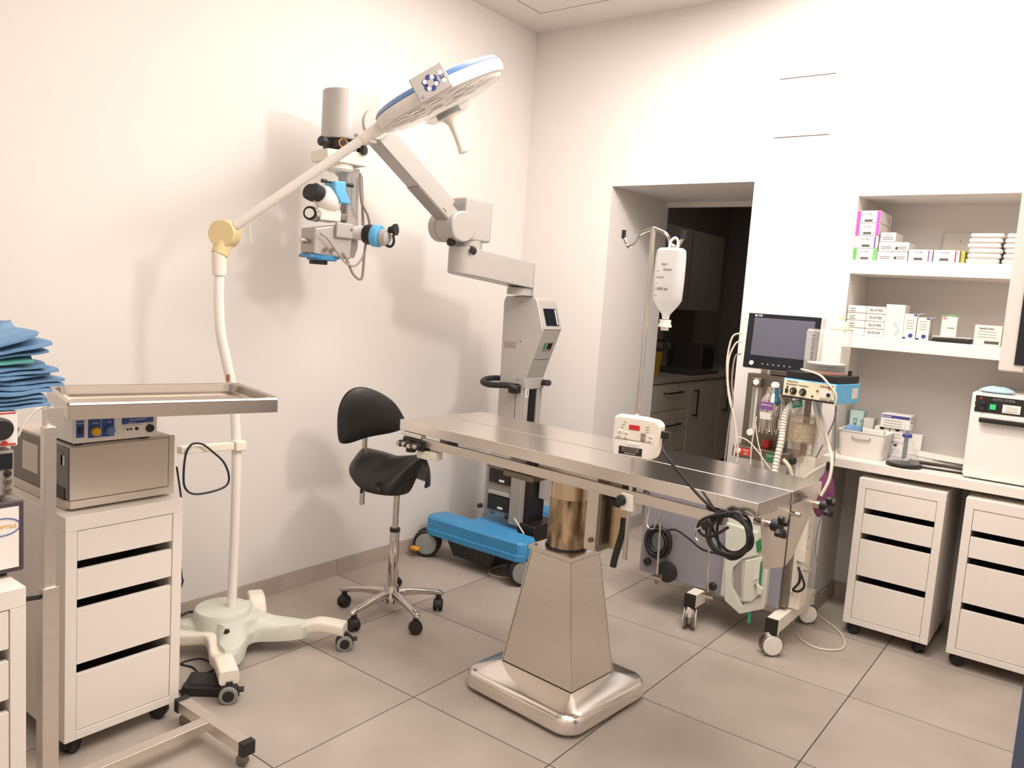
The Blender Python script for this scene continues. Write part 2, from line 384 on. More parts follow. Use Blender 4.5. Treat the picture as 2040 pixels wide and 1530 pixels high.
def drawer_unit(label, loc, rotz, group):
    """local: front faces -y, x across .36, depth .5"""
    t = thing('drawer_unit', label, 'drawer unit', loc, rotz, group); X = ORG[t]; B = lambda: MB(X)
    w, d = .18, .5
    B().box(-w, -w + .033, 0, d, .06, .705).build('side_panel', M_CAB, t, .0015)
    B().box(w - .033, w, 0, d, .06, .705).build('side_panel', M_CAB, t, .0015)
    B().box(-w, w, 0, d, .705, .75).build('top_panel', M_CAB, t, .002)
    B().box(-w + .033, w - .033, 0, d, .06, .087).build('bottom_rail', M_CAB, t, .0015)
    B().box(-w + .033, w - .033, d - .01, d, .087, .705).build('back_panel', M_CABIN, t)
    for z0, z1 in ((.614, .703), (.496, .586), (.296, .466), (.089, .264)):
        f = B().box(-w + .0345, w - .0345, .002, .018, z0, z1).build('drawer', M_CAB, t, .0012)
        B().box(-w + .04, w - .04, .018, d - .03, z0, z0 + .012).box(-w + .04, -w + .048, .018, d - .03, z0, z1 - .02).box(w - .048, w - .04, .018, d - .03, z0, z1 - .02).build('drawer_box', M_CABIN, f)
    for x in (-.14, .14):
        for y in (.05, .44):
            p = X @ V((x, y, 0)); castor(t, p.x, p.y, .026, .06, .04, rotz + (.6 if x < 0 else 2.2))
    return t
G = 'white drawer units on castors'
drawer_unit('white drawer unit under the desk beside the wall pier', (1.783, 1.83, 0), 0, G)
drawer_unit('white drawer unit under the desk below the steriliser', (2.218, 1.815, 0), 0, G)
drawer_unit('white drawer unit carrying the beige console behind the tray stand', (.142, -.825, 0), PI / 2 + .0, G)
drawer_unit('white drawer unit carrying the stack of instruments and blue drapes', (.60, -1.465, 0), PI / 2, G)

# ================================================================== OPERATING TABLE
TX, TY, TTH = .945, .405, -.075
tb = thing('operating_table', 'stainless steel veterinary operating table on a tapered pedestal', 'operating table', (TX, TY, 0), TTH)
TM = ORG[tb]; T = lambda: MB(TM)
def tw(x, y, z): return TM @ V((x, y, z))
T().rings([[(a, b, z) for a, b in rrect(hx, hy, r)] for hx, hy, r, z in ((.235, .215, .05, 0), (.24, .22, .05, .014))]).build('foot_gasket', M_RUBBER, tb)
T().rings([[(a, b, z) for a, b in rrect(hx, hy, r, 8)] for hx, hy, r, z in ((.258, .243, .07, .012), (.264, .249, .075, .02), (.264, .249, .075, .058), (.258, .243, .07, .07), (.248, .233, .06, .078), (.238, .223, .05, .081), (.17, .13, .006, .104))]).build('base_plinth', M_STEELTOP, tb)
def fr(z, mx=0): k = (z - .1) / .45; return .168 - (.168 - .092) * k - mx, .128 - (.128 - .09) * k - mx
def quad(z, e): hx, hy = fr(z); hx += e; hy += e; return [(-hx, -hy, z), (hx, -hy, z), (hx, hy, z), (-hx, hy, z)]
T().hexa(quad(.1, 0), quad(.55, 0)).build('pedestal_core', M_STEEL, tb)
for k in range(4):
    def fpt(sx, z, out, m):
        hx, hy = fr(z)
        if (k == 0 and sx > 0) or (k == 1 and sx < 0): m = 0
        a = (hx if k % 2 == 0 else hy) - m; b = (hy if k % 2 == 0 else hx) + out
        p = (a * sx, -b); c, s_ = [(1, 0), (0, 1), (-1, 0), (0, -1)][k]
        return (p[0] * c - p[1] * s_, p[0] * s_ + p[1] * c, z)
    for m, o1, nm, mt, zb in ((.006, .0008, 'panel_seam', M_DARKINK, .1035), (.0095, .002, 'cover_panel', M_STEEL, .107)):
        T().hexa([fpt(-1, zb, -.003, m), fpt(1, zb, -.003, m), fpt(1, .545, -.003, m), fpt(-1, .545, -.003, m)], [fpt(-1, zb, o1, m), fpt(1, zb, o1, m), fpt(1, .545, o1, m), fpt(-1, .545, o1, m)]).build(nm, mt, tb)
pp = T().box(-.1, .1, -.098, .098, .55, .566).build('pedestal_cap', M_STEEL, tb, .001)
for x, y in ((-.08, -.078), (.08, -.078), (.08, .078), (-.08, .078)):
    T().cyl((x, y, .566), (x, y, .569), .006, seg=10).build('screw', M_DULLMETAL, pp)
T().cyl((0, 0, .566), (0, 0, .572), .078, seg=32).build('collar', M_RUBBER, tb)
T().cyl((0, 0, .572), (0, 0, .755), .073, seg=32).build('lower_column', M_STEELDIRTY, tb)
T().cyl((0, 0, .755), (0, 0, .87), .0745, seg=32).build('upper_column', M_GOLDST, tb)
T().box(-.2, .2, -.12, .12, .868, .905).build('top_mount', M_STEEL, tb, .003)
OX = .06; HL = .755; HW = .236
for sg, nm in ((-1, 'front'), (1, 'rear')):
    y0, y1 = sorted((sg * .0045, sg * HW))
    p_ = T().box(OX - HL, OX + HL, y0, y1, .909, .95).build('tabletop_panel', M_STEELTOP, tb, .002)
    y0, y1 = sorted((sg * (HW - .022), sg * (HW - .002)))
    T().box(OX - .62, OX + .66, y0, y1, .862, .895).build('accessory_rail', M_STEEL, tb, .0015)
    for x in (-.5, -.1, .3, .6):
        y0, y1 = sorted((sg * (HW - .04), sg * (HW - .02))); T().box(OX + x, OX + x + .04, y0, y1, .87, .911).build('rail_spacer', M_BLACKPL, tb)
T().box(OX - HL + .002, OX + HL - .002, -.0045, .0045, .915, .944).build('panel_gap_shade', M_DARKINK, tb)  # black strip added to put shade into the gap between the top panels
for x in (-.55, .2, .6): T().box(OX + x, OX + x + .05, -HW + .03, HW - .03, .885, .909).build('cross_member', M_DULLMETAL, tb)
# left end clamp with chrome knobs
cl = T().box(OX - .72, OX - .60, -HW - .012, -HW + .03, .845, .887).build('tilt_clamp', M_BLACKPL, tb, .004)
T().box(OX - .75, OX - .66, -HW + .02, -HW + .05, .862, .9).build('clamp_bar', M_DULLMETAL, tb, .002)
T().box(OX - .74, OX - .63, -HW - .002, -HW + .03, .889, .905).build('clamp_bar', M_CREAM, tb, .002)
for i in range(4):
    c = tw(OX - .715 + .032 * i, -HW - .012, .862 + .004 * (i % 2)); ax = -(TM.to_3x3() @ V((0, 1, 0)))
    MB().lathe([(.0135, 0), (.0135, .018), (.011, .02)], c, ax, 14).build('knob_collar', M_BLACKPL, cl)
    MB().lathe([(.009, .018), (.009, .03), (.005, .034)], c, ax, 14).build('chrome_knob', M_CHROME, cl)
T().cyl((OX - .68, -HW, .845), (OX - .68, -HW, .832), .02, seg=16).build('lock_disc', M_BLACKPL, cl)
T().box(OX - .645, OX - .575, -HW + .0, -HW + .05, .815, .848).build('stop_block', M_CREAM, tb, .002)
T().box(OX - .575, OX - .54, -HW + .0, -HW + .04, .82, .85).build('stop_block', M_CREAM, tb, .002)
# under-frame details near the column
T().hexa([(-.24, -.19, .84), (-.17, -.19, .84), (-.16, -.19, .865), (-.27, -.19, .865)], [(-.24, -.16, .84), (-.17, -.16, .84), (-.16, -.16, .865), (-.27, -.16, .865)]).build('hinge_bracket', M_DULLMETAL, tb)
T().box(-.16, -.02, -.2, -.1, .825, .85).build('gas_lock', M_DULLMETAL, tb, .006)
bk = T().box(.12, .18, -.06, .0, .6, .87).build('motor_bracket', M_STEEL, tb, .002)
T().cyl((.15, -.061, .64), (.15, -.068, .64), .009, seg=8).build('bolt', M_DULLMETAL, bk)
T().box(.195, .21, -.1, .05, .62, .87).build('motor_bracket', M_DULLMETAL, tb, .002)
T().box(.225, .265, -.06, .0, .63, .84).build('motor_bracket', M_GOLDST, tb, .002)
hd = T().tube(spl([(.28, -.06, .75), (.285, -.075, .7), (.275, -.09, .62), (.27, -.09, .585)]), .012).build('release_lever', M_BLACKPL, tb)
T().box(.24, .31, -.1, -.02, .79, .82).build('lever_pivot', M_BLACKPL, tb, .006)
# right end brackets and star knobs
rx = OX + HL
T().hexa([(rx - .003, -HW + .085, .745), (rx - .003, -.006, .72), (rx - .003, -.006, .909), (rx - .003, -HW + .03, .909)], [(rx, -HW + .085, .745), (rx, -.006, .72), (rx, -.006, .909), (rx, -HW + .03, .909)]).build('end_plate', M_ENDPL, tb)
T().hexa([(rx - .003, .006, .72), (rx - .003, .06, .74), (rx - .003, HW - .02, .909), (rx - .003, .006, .909)], [(rx, .006, .72), (rx, .06, .74), (rx, HW - .02, .909), (rx, .006, .909)]).build('end_plate', M_ENDPL, tb)
T().box(rx - .005, rx - .001, -.006, .006, .72, .909).build('end_slot', M_DARKINK, tb)
ex = (TM.to_3x3() @ V((1, 0, 0)))
T().cyl((rx, .0, .885), (rx + .03, .0, .885), .007, seg=10).build('hinge_pin', M_CHROME, tb)
for y, z, off in ((-HW + .06, .885, 0), (HW - .05, .885, 0)):
    T().cyl((rx - .03, y, z), (rx + .022, y, z), .012, seg=14).build('knob_shaft', M_CHROME, tb)
    k_ = T().cyl((rx + .02, y, z), (rx + .05, y, z), .017, seg=16).build('star_knob', M_BLACKPL, tb, .003)
    for a in (0, 1, 2, 3):
        an = .5 + PI / 2 * a; dy, dz = math.cos(an), math.sin(an)
        MB().obox(tw(rx + .05, y + dy * .024, z + dz * .024), (.018, .026, .015), ex, TM.to_3x3() @ V((0, dy, dz)), TM.to_3x3() @ V((0, -dz, dy))).build('star_lobe', M_BLACKPL, k_, .004)
# tie rods with triangular feet, and hooks under the front rail
for (xa, xb) in (((1318, 1000), (1308, 1163)), ((1415, 1015), (1409, 1200))):
    a, b = at(*xa, 1, .16), at(*xb, 1, .16); a.z = .87
    r_ = MB().cyl(a, b, .0028, seg=8).build('tie_rod', M_CHROME, tb)
    MB().hexa([b + V((-.025, -.02, .02)), b + V((.025, -.02, .02)), b + V((0, .03, .02))], [b + V((-.018, -.014, .026)), b + V((.018, -.014, .026)), b + V((0, .02, .026))]).build('rod_foot', M_DULLMETAL, r_)
    MB().cyl(b, b + V((0, 0, .03)), .006, seg=6).build('rod_nut', M_DULLMETAL, r_)
for px in ((1295, 1005), (1390, 1045)):
    a = at(*px, 1, .155); a.z = .86
    MB().tube(spl([a, a + V((0, -.01, -.05)), a + V((.012, -.015, -.065)), a + V((.028, -.015, -.06)), a + V((.03, -.015, -.03))]), .0022, 6).build('wire_hook', M_CHROME, tb)

# ================================================================== INFUSION POLE, BAG, PUMP
cp = at(1257, 990, 1, .165); PX, PY = cp.x, .160
iv = thing('infusion_pole', 'slim steel infusion pole with two hooks clamped to the table rail', 'infusion pole', (PX, PY, .67))
MB().cyl((PX, PY, .67), (PX, PY, 1.70), .0075, seg=14).build('pole', M_CHROME, iv)
ck = MB().box(PX - .022, PX + .022, PY - .02, PY + .03, .83, .885).build('rail_clamp', M_WHITEPL, iv, .003)
MB().lathe([(.008, 0), (.017, .004), (.017, .016), (.012, .02)], (PX - .012, PY - .02, .862), (-.35, -1, 0), 14).build('clamp_knob', M_BLACKPL, ck)
hl, hr = at(1245, 480, 1, PY), at(1347, 478, 1, PY); tp = V((PX, PY, 1.70))
for e, sg in ((hl, -1), (hr, 1)):
    q = V((PX + sg * .045, PY, 1.682)); q2 = V((PX + sg * .062, PY, 1.655)); q3 = V((PX + sg * .082, PY, 1.645))
    e = V((PX + sg * .1, PY, 1.672))
    h_ = MB().tube(spl([tp, q, q2, q3, e], 6), .0052, 8).build('hook_arm', M_CHROME, iv)
    MB().cyl(e - V((0, 0, .004)), e + V((0, 0, .022)), .0068, seg=10).build('hook_tip', M_BLACKPL, h_)
BX, BZ = PX + .076, 1.645
bg = thing('infusion_bag', 'half-full clear infusion bottle hanging from the pole hook', 'infusion bag', (BX, PY, 1.42))
prof = [(.010, .0, .009), (.012, .014, .011), (.036, .045, .02), (.044, .06, .024), (.046, .12, .026), (.046, .19, .024), (.044, .215, .02), (.036, .222, .012), (.012, .224, .005)]
R_ = []
for hw, h, ht in prof:
    R_.append([(BX - .004 + a * 1.0, PY - .012 + b, 1.432 + h * .94) for a, b in rrect(hw, ht, ht * .9, 5)])
bo = MB().rings(R_).build('bag_body', M_BAG, bg)
MB().tube(spl([(BX - .012, PY - .01, 1.64), (BX - .013, PY - .006, 1.66), (BX, PY - .003, 1.672), (BX + .012, PY - .006, 1.66), (BX + .011, PY - .01, 1.64)]), .004, 6).build('hanger_eye', M_WHITEPL, bg)
MB().lathe([(.02, 0), (.02, .006), (.017, .008), (.017, .022)], (BX - .004, PY - .012, 1.408)).build('port_cap', M_WHITEPL, bg)
MB().lathe([(.012, 0), (.012, .012)], (BX - .004, PY - .012, 1.398)).build('port', M_WHITEPL, bg)
uu, vv = V((1, 0, 0)), V((0, 0, 1))
for s_, z, sz_, x in (('NaCl', 1.592, .008, 0), ('Solución', 1.577, .008, .012), ('0,9 %', 1.553, .008, -.008), ('500 ml', 1.52, .012, .0)):
    text(bo, s_, (BX + x - .01, PY - .0385, z), uu, vv, sz_, M_INK, 'bag_print')
for i in range(5): plate(bo, 'bag_print', M_INK, (BX - .03, PY - .0375, 1.50 + i * .018), .008, .001, uu, vv, .0006)
# pump
pc = at(1266, 872, 1, PY - .045); pu = V((.985, .17, 0)).normalized(); pv = V((-.03, 0, 1)).normalized(); pn = pu.cross(pv)   # pn faces the room
if pn.dot(CAMPOS - pc) < 0: pn = -pn
pv = pn.cross(pu).normalized()
pm = thing('infusion_pump', 'cream infusion pump with red display fixed on the infusion pole', 'infusion pump', pc - V((0, 0, .065)))
def pz(a, b, d): return pc + pu * a + pv * b + pn * d
W2, H2 = .074, .062
out = [(-W2 + .006, -H2), (W2 - .03, -H2 - .004), (W2 - .012, -H2 + .006), (W2 - .006, -H2 + .02), (W2, .0), (W2 + .002, .045), (W2 - .012, .058), (.02, H2), (-W2 + .01, H2), (-W2, .055), (-W2 - .002, -.02), (-W2, -H2 + .004)]
body = MB().poly([pz(a, b, 0) for a, b in out], pn, -.05, .0).build('pump_body', M_CREAM, pm, .009, 3)
plate(pm, 'red_display', M_REDLCD, pz(-.006, .03, 0), .034, .015, pu, pv, .0012)
plate(pm, 'cassette_door', M_WHITEPL, pz(-.01, -.035, 0), .112, .05, pu, pv, .002, .001)
plate(pm, 'door_seam', M_DULLMETAL, pz(-.01, -.0095, 0), .112, .0014, pu, pv, .0024)
nb = plate(pm, 'name_badge', M_DARKINK, pz(-.012, -.043, .002), .074, .024, pu, pv, .001)
plate(pm, 'badge_oval', M_DULLMETAL, pz(-.012, -.039, .003), .054, .012, pu, pv, .0006, .0002)
text(nb, 'NIKI V4', pz(-.012, -.039, .0038), pu, pv, .011, M_DARKINK); text(nb, 'INFUSION PUMP', pz(-.012, -.0505, .0032), pu, pv, .005, M_WHITEPL)
MB().obox(pz(-.005, -.02, .002), (.04, .01, .003), pu, pv, pn).build('door_grip', M_WHITEPL, pm, .002)
for a, b in ((-.05, .012), (-.03, .01), (-.052, -.001), (-.031, -.003), (.048, .008), (.046, -.004)):
    MB().obox(pz(a, b, .001), (.015, .009, .003), pu, pv, pn).build('button', M_WHITEPL, pm, .002)
    plate(pm, 'button_mark', M_INK, pz(a, b, .0028), .006, .0018, pu, pv, .0004)
MB().obox(pz(.024, .004, .001), (.016, .028, .004), pu, pv, pn).build('arrow_button', M_MICROD, pm, .003)
for sg in (-1, 1): MB().poly([pz(.024 + a, .004 + sg * .008 + b * sg, .003) for a, b in ((-.004, -.002), (.004, -.002), (0, .003))], pn, 0, .0008).build('arrow_mark', M_RED, pm)
for i in range(3): plate(pm, 'panel_print', M_INK, pz(-.045 + .004 * i, .026 + .008 * i, 0), .009, .0015, pu, pv, .0005); plate(pm, 'panel_print', M_INK, pz(.035, .022 + .007 * i, 0), .012, .0015, pu, pv, .0005)
plug = pz(W2 + .012, .018, -.02)
MB().obox(plug, (.028, .022, .02), pu, pv, pn).build('power_plug', M_BLACKPL, pm, .002)
# pump cord: hangs from the plug to the rail
pr = [plug + pn * .008, pz(W2 + .01, -.01, -.01), at(1325, 905, 1, .09), at(1370, 962, 1, .1), at(1408, 1003, 1, .11), at(1440, 1028, 1, .125)]
tag(MB().tube(spl(pr, 8), .0042, 8).build('pump_cord', M_RUBBER), 'black cord running from the infusion pump plug to the table edge', 'cord')
# coiled mains lead hung on the rail end
c0 = at(1458, 1060, 1, .11); pts = []
random.seed(3)
for k in range(5):
    cc = c0 + V((random.uniform(-.012, .012), -.012 * k + .012, random.uniform(-.012, .008))); ra, rb = random.uniform(.05, .068), random.uniform(.05, .066)
    for i in range(10):
        a = PI / 2 + 2 * PI * i / 10 + .1 * k; pts.append(cc + V((ra * math.cos(a), .012 * math.sin(2 * a + k), rb * math.sin(a))))
co = thing('mains_lead', 'coiled black mains lead with plug hung at the end of the table rail', 'cord', c0 - V((0, 0, .07)))
MB().tube(spl([c0 + V((.06, .03, .09))] + pts + [c0 + V((-.07, -.04, .03)), c0 + V((-.085, -.03, -.01)), c0 + V((-.05, -.03, -.02)), c0 + V((.0, -.03, .02))], 4), .0042, 7).build('cable', M_RUBBER, co)
MB().obox(c0 + V((-.055, -.05, .02)), (.034, .02, .024), (.8, 0, .6), (0, 1, 0), (-.6, 0, .8)).build('plug', M_BLACKPL, co, .005)
for d in (-.006, .006): MB().cyl(c0 + V((-.07, -.05 + d, .008)), c0 + V((-.082, -.05 + d, -.001)), .002, seg=6).build('plug_pin', M_CHROME, co)

# ================================================================== SADDLE STOOL
SX, SY = .0, .46
st = thing('saddle_stool', 'black vinyl saddle stool with backrest and chrome five-star base', 'stool', (SX, SY, 0))
sc = [(-.202, .36), (.024, .219), (.227, .388), (.12, .646), (-.206, .69)]
MB().lathe([(.03, 0), (.045, .004), (.045, .03), (.036, .05), (.03, .075), (.028, .08)], (SX, SY, .055)).build('hub', M_CHROME, st)
for x, y in sc:
    d = V((x - SX, y - SY, 0)); L = d.length; d.normalize(); sd = V((-d.y, d.x, 0))
    R_ = []
    for t, z, hw, hh in ((.02, .098, .017, .016), (.08, .1, .017, .015), (L * .6, .097, .015, .013), (L * .93, .088, .014, .012), (L + .012, .082, .013, .011), (L + .022, .078, .006, .007)):
        c = V((SX, SY, z)) + d * t; R_.append([c + sd * a + V((0, 0, b)) for a, b in rrect(hw, hh, .009, 3)])
    lg = MB().rings(R_).build('leg', M_CHROME, st)
    castor(st, x, y, .027, .075, .042, math.atan2(d.y, d.x) + 1.2)
MB().cyl((SX, SY, .12), (SX, SY, .39), .023, .021, 24).build('gas_sleeve', M_CHROME, st)
MB().cyl((SX, SY, .385), (SX, SY, .4), .0235, seg=24).build('sleeve_collar', M_BLACKPL, st)
MB().cyl((SX, SY, .4), (SX, SY, .64), .014, seg=20).build('piston', M_CHROME, st)
f = V((.97, .12, 0)).normalized(); sd = V((-f.y, f.x, 0)); nu, nv = 21, 17
def seat_pt(u, v, off):
    av = abs(v); fu = max(0, u); ru = max(0, -u)
    wv = (.21 - .045 * fu ** 1.5) * (1 - abs(u) ** (2.4 if u < 0 else 7)) ** .5
    wv = max(wv, .012)
    a = -.035 + .18 * u - .035 * av ** 3 * fu
    droop = (.085 + .075 * max(0, u + .5) / 1.5) * av ** 1.6 * (1 - .45 * ru ** 2)
    z = .726 + .04 * fu ** 1.2 - .05 * max(0, u - .7) ** 1.6 + .012 * ru - droop
    e = max(1 - max(abs(u), av) ** 5, 0)
    return V((SX, SY, 0)) + f * a + sd * wv * (v - .10 * v ** 3) + V((0, 0, z - off * (.02 + .035 * e ** .5)))
vs = []; fs = []
for off in (0, 1):
    for i in range(nu):
        for j in range(nv): vs.append(seat_pt(-.985 + 1.97 * i / (nu - 1), -1 + 2 * j / (nv - 1), off))
K = nu * nv
for i in range(nu - 1):
    for j in range(nv - 1):
        a = i * nv + j; fs.append([a, a + 1, a + nv + 1, a + nv]); fs.append([K + a, K + a + nv, K + a + nv + 1, K + a + 1])
bd = [j for j in range(nv)] + [i * nv + nv - 1 for i in range(1, nu)] + [(nu - 1) * nv + j for j in range(nv - 2, -1, -1)] + [i * nv for i in range(nu - 2, 0, -1)]
for i in range(len(bd)): a, b = bd[i], bd[(i + 1) % len(bd)]; fs.append([b, a, K + a, K + b])
MB().add(vs, fs).build('seat', M_LEATHER, st, ang=80, sub=1)
MB().box(SX - .07, SX + .05, SY - .05, SY + .05, .63, .665).build('seat_mechanism', M_BLACKPL, st, .01)
pb = V((SX, SY, 0)) - f * .2 + sd * .0
MB().tube([pb + V((0, 0, .47)), pb + V((.0, 0, .80)), pb + f * .0 + V((0, 0, .9))], .0125, 14).build('back_post', M_CHROME, st)
MB().box(pb.x - .02, SX - .05, SY - .045, SY - .01, .64, .665).build('post_bracket', M_BLACKPL, st, .004)
for sg, n_ in ((-1, 0), (1, 1)):
    l0 = V((SX, SY, .64)) - f * .17 - sd * .05 if n_ == 0 else V((SX, SY, .62)) + f * .03 - sd * .17
    le = MB().tube(spl([l0 + f * .03, l0, l0 - f * .045 + V((0, 0, -.02))] if n_ == 0 else [l0 + V((0, 0, .03)), l0, l0 + f * .035 - sd * .02 + V((0, 0, -.005))]), [.008] * 5 + [.014] * 8 if n_ == 0 else .01).build('lever', M_BLACKPL, st)
MB().tube([V((SX, SY, .63)) - f * .14 - sd * .06, V((SX, SY, .545)) - f * .15 - sd * .065], .007).build('lever', M_BLACKPL, st)
bn = V((.94, -.34, 0)).normalized(); bu = V((.34, .94, 0)); bc = V((SX, SY, .885)) - f * .175 + sd * .02
ol = spl([(-.165, -.09, 0), (-.168, .04, 0), (-.12, .118, 0), (-.03, .128, 0), (.09, .07, 0), (.158, -.02, 0), (.165, -.055, 0), (.10, -.082, 0), (-.02, -.10, 0), (-.13, -.125, 0)], 5, True)
R_ = []
for k_, d_ in ((.0, -.032), (.75, -.03), (.95, -.02), (1, -.004), (.97, .008), (.85, .016), (.5, .022), (0, .024)):
    R_.append([bc + bu * (p.x * max(k_, .01)) + V((0, 0, p.y * max(k_, .01))) + bn * (d_ + .35 * (p.x * k_) ** 2) for p in ol])
MB().rings(R_).build('backrest', M_LEATHER, st, ang=85)
MB().obox(bc - bn * .045 + V((0, 0, -.03)), (.05, .09, .03), bu, (0, 0, 1), bn).build('backrest_mount', M_BLACKPL, st, .005)

# ================================================================== SURGICAL LAMP ON STAND
LBX, LBY = -.175, -.235
sl = thing('surgical_lamp', 'white mobile surgical lamp with round head and four-legged castor base', 'lamp', (LBX, LBY, 0))
def beam(pts, hw, hh, name, m, e=.012):
    P = spl(pts, 8); R_ = []
    for i, p in enumerate(P):
        t = (P[min(i + 1, len(P) - 1)] - P[max(i - 1, 0)]); t.z = 0; t.normalize(); s_ = V((-t.y, t.x, 0))
        k = i / (len(P) - 1); a = hw(k) if callable(hw) else hw; b = hh(k) if callable(hh) else hh
        R_.append([p + s_ * x + V((0, 0, z)) for x, z in rrect(a, b, e, 3)])
    return MB().rings(R_).build(name, m, sl)
CR, CF, CB_, CL = V((.135, .073, 0)), V((.17, -.475, 0)), V((-.40, .02, 0)), V((-.40, -.50, 0))
for a, b in ((CB_, CR), (CL, CF)):
    mid = V((LBX, LBY, 0)) + ((a + b) / 2 - V((LBX, LBY, 0))) * .42
    beam([a + V((0, 0, .088)), a.lerp(mid, .3) + V((0, 0, .096)), a.lerp(mid, .55) + V((0, 0, .075)), mid + V((0, 0, .085)), b.lerp(mid, .55) + V((0, 0, .075)), b.lerp(mid, .3) + V((0, 0, .096)), b + V((0, 0, .088))], .034, .024, 'leg', M_CREAM)
R_ = []
def star(sc, z, r0):
    P = []
    dirs = [(c - V((LBX, LBY, 0))) for c in (CR, CB_, CL, CF)]
    for i in range(64):
        a = 2 * PI * i / 64; best = r0
        for d in dirs:
            da = abs((a - math.atan2(d.y, d.x) + PI) % (2 * PI) - PI); L = d.length * sc
            x = L * math.exp(-(da / .33) ** 2); best = max(best, r0 + (L - r0) * math.exp(-(da / .30) ** 2))
        P.append((LBX + best * math.cos(a), LBY + best * math.sin(a), z))
    return P
MB().rings([star(.66, .055, .11), star(.67, .1, .115), star(.64, .116, .105), star(.45, .128, .10), star(.3, .142, .10)]).build('base_cover', M_GREYGREEN, sl)
MB().lathe([(.115, .1), (.108, .155), (.102, .165), (.096, .168), (0.01, .168)], (LBX - .045, LBY - .02, 0), seg=40).build('base_hub', M_GREYGREEN, sl)
MB().lathe([(.008, 0), (.011, .01), (.008, .02)], (LBX + .11, LBY - .10, .125), seg=12).build('lock_screw', M_BLACKPL, sl)
for c, a in ((CR, .9), (CF, .9), (CB_, 2.5), (CL, 2.5)): castor(sl, c.x, c.y, .032, .075, .048, a, M_BLACKPL, M_GREYWHEEL, M_BLACKPL, M_BLACKPL)
pole = [V((-.2, -.228, .165))] + [at(x, y, 0, -.2) for x, y in ((468, 1050), (471, 893), (464, 785), (452, 725), (440, 665), (436, 600), (437, 545))]
MB().tube(spl(pole, 6), .0185, 16).build('pole', M_WHITEPL, sl)
ja, jb = at(437, 548, 0, -.2), at(437, 502, 0, -.2)
MB().cyl(ja, jb, .025, .027, 20).build('pole_sleeve', M_CREAM, sl)
J = at(448, 466, 0, -.2)
pu_ = (V((.475, .128, 0)) - V((J.x, J.y, 0))).normalized(); pn_ = V((pu_.y, -pu_.x, 0))
jo = MB().lathe([(.047, -.032), (.052, -.026), (.052, .026), (.047, .032)], J, pn_, 28).build('elbow_joint', M_YELLOWED, sl)
MB().tube([jb + V((0, 0, -.01)), J + V((0, 0, -.03))], [.031, .033], 18).build('elbow_neck', M_YELLOWED, sl)
def lp(x, y, off=0): return onpl(x, y, J + pn_ * off, pn_)
A1, A2 = lp(470, 449), lp(742, 264)
MB().tube([A1, A1.lerp(A2, .5), A2], [.0175, .0175, .0165], 16).build('arm', M_WHITEPL, sl)
MB().tube([lp(722, 277), lp(748, 260)], .021, 16).build('arm_sleeve', M_CREAM, sl)
plate(sl, 'arm_sticker', M_MICROD, lp(712, 272) + pn_ * .019, .014, .01, (A2 - A1).normalized(), pn_.cross((A2 - A1).normalized()), .001)
# paper tape tag hanging near the elbow
tg = lp(487, 452)
MB().hexa([tg + V((0, -.001, 0)), tg + pu_ * .022 + V((0, -.001, .01)), tg + pu_ * .028 + V((0, -.001, -.06)), tg + pu_ * .012 + V((0, -.001, -.055))], [tg + V((0, .001, 0)), tg + pu_ * .022 + V((0, .001, .01)), tg + pu_ * .028 + V((0, .001, -.06)), tg + pu_ * .012 + V((0, .001, -.055))]).build('tape_tag', M_PAPER, sl)
plate(sl, 'pole_label', M_COPPER, at(454, 752, 0, -.2) + V((.016, -.01, 0)), .012, .026, (.6, .8, 0), (0, 0, 1), .001)
# head
cr, cu, cb = RM @ V((1, 0, 0)), RM @ V((0, 1, 0)), RM @ V((0, 0, 1))
HC = lp(880, 197)
vd = (CAMPOS - HC).normalized(); dn = cr * .42 - cu * .90; dn = (dn - vd * dn.dot(vd)).normalized(); dn = (dn + vd * .10).normalized()   # light side points down, seen nearly edge-on
ax = -dn
R0 = .246
hd = MB().lathe([(.02, -.004), (R0 * .8, -.012), (R0 * .97, -.006), (R0, .01), (R0 * .99, .03), (R0 * .93, .046), (R0 * .75, .06), (R0 * .4, .069), (.01, .072)], HC, ax, 56).build('lamp_head', M_WHITEPL, sl)
MB().lathe([(R0 * .985, .033), (R0 * .99, .035), (R0 * .945, .0475), (R0 * .90, .0515)], HC, ax, 56, cap=False).build('blue_trim', M_BLUEKNOB, hd)
lens = MB().lathe([(R0 * .93, -.012), (R0 * .9, -.022), (R0 * .7, -.034), (.07, -.046), (.01, -.047)], HC, ax, 56).build('lens_cover', M_CLEAR, sl)
_, hu, hv = frame_of(ax)
for k in range(14):
    a = 2 * PI * k / 14; c = HC + (hu * math.cos(a) + hv * math.sin(a)) * R0 * .72
    MB().lathe([(.026, -.014), (.018, -.005), (.004, -.003)], c, ax, 14).build('reflector', M_CHROME, hd)
for k in range(7):
    a = 2 * PI * k / 7; c = HC + (hu * math.cos(a) + hv * math.sin(a)) * R0 * .42
    MB().lathe([(.026, -.016), (.018, -.007), (.004, -.005)], c, ax, 14).build('reflector', M_CHROME, hd)
MB().lathe([(.075, -.046), (.09, -.05), (.07, -.066), (.05, -.069)], HC, ax, 30).build('centre_disc', M_CLEAR, sl)
MB().lathe([(.045, -.045), (.046, -.062)], HC, ax, 24).build('handle_socket', M_BLACKPL, sl)
hdl = (lp(930, 287) - lp(902, 205)).normalized()
h0 = HC + dn * .055
MB().lathe([(.036, 0), (.036, .014), (.026, .022), (.0165, .04), (.0145, .07), (.016, .12), (.019, .135), (.02, .142), (.014, .146)], h0, (dn * .5 + hdl * .5), 20).build('sterile_handle', M_CREAM, sl)
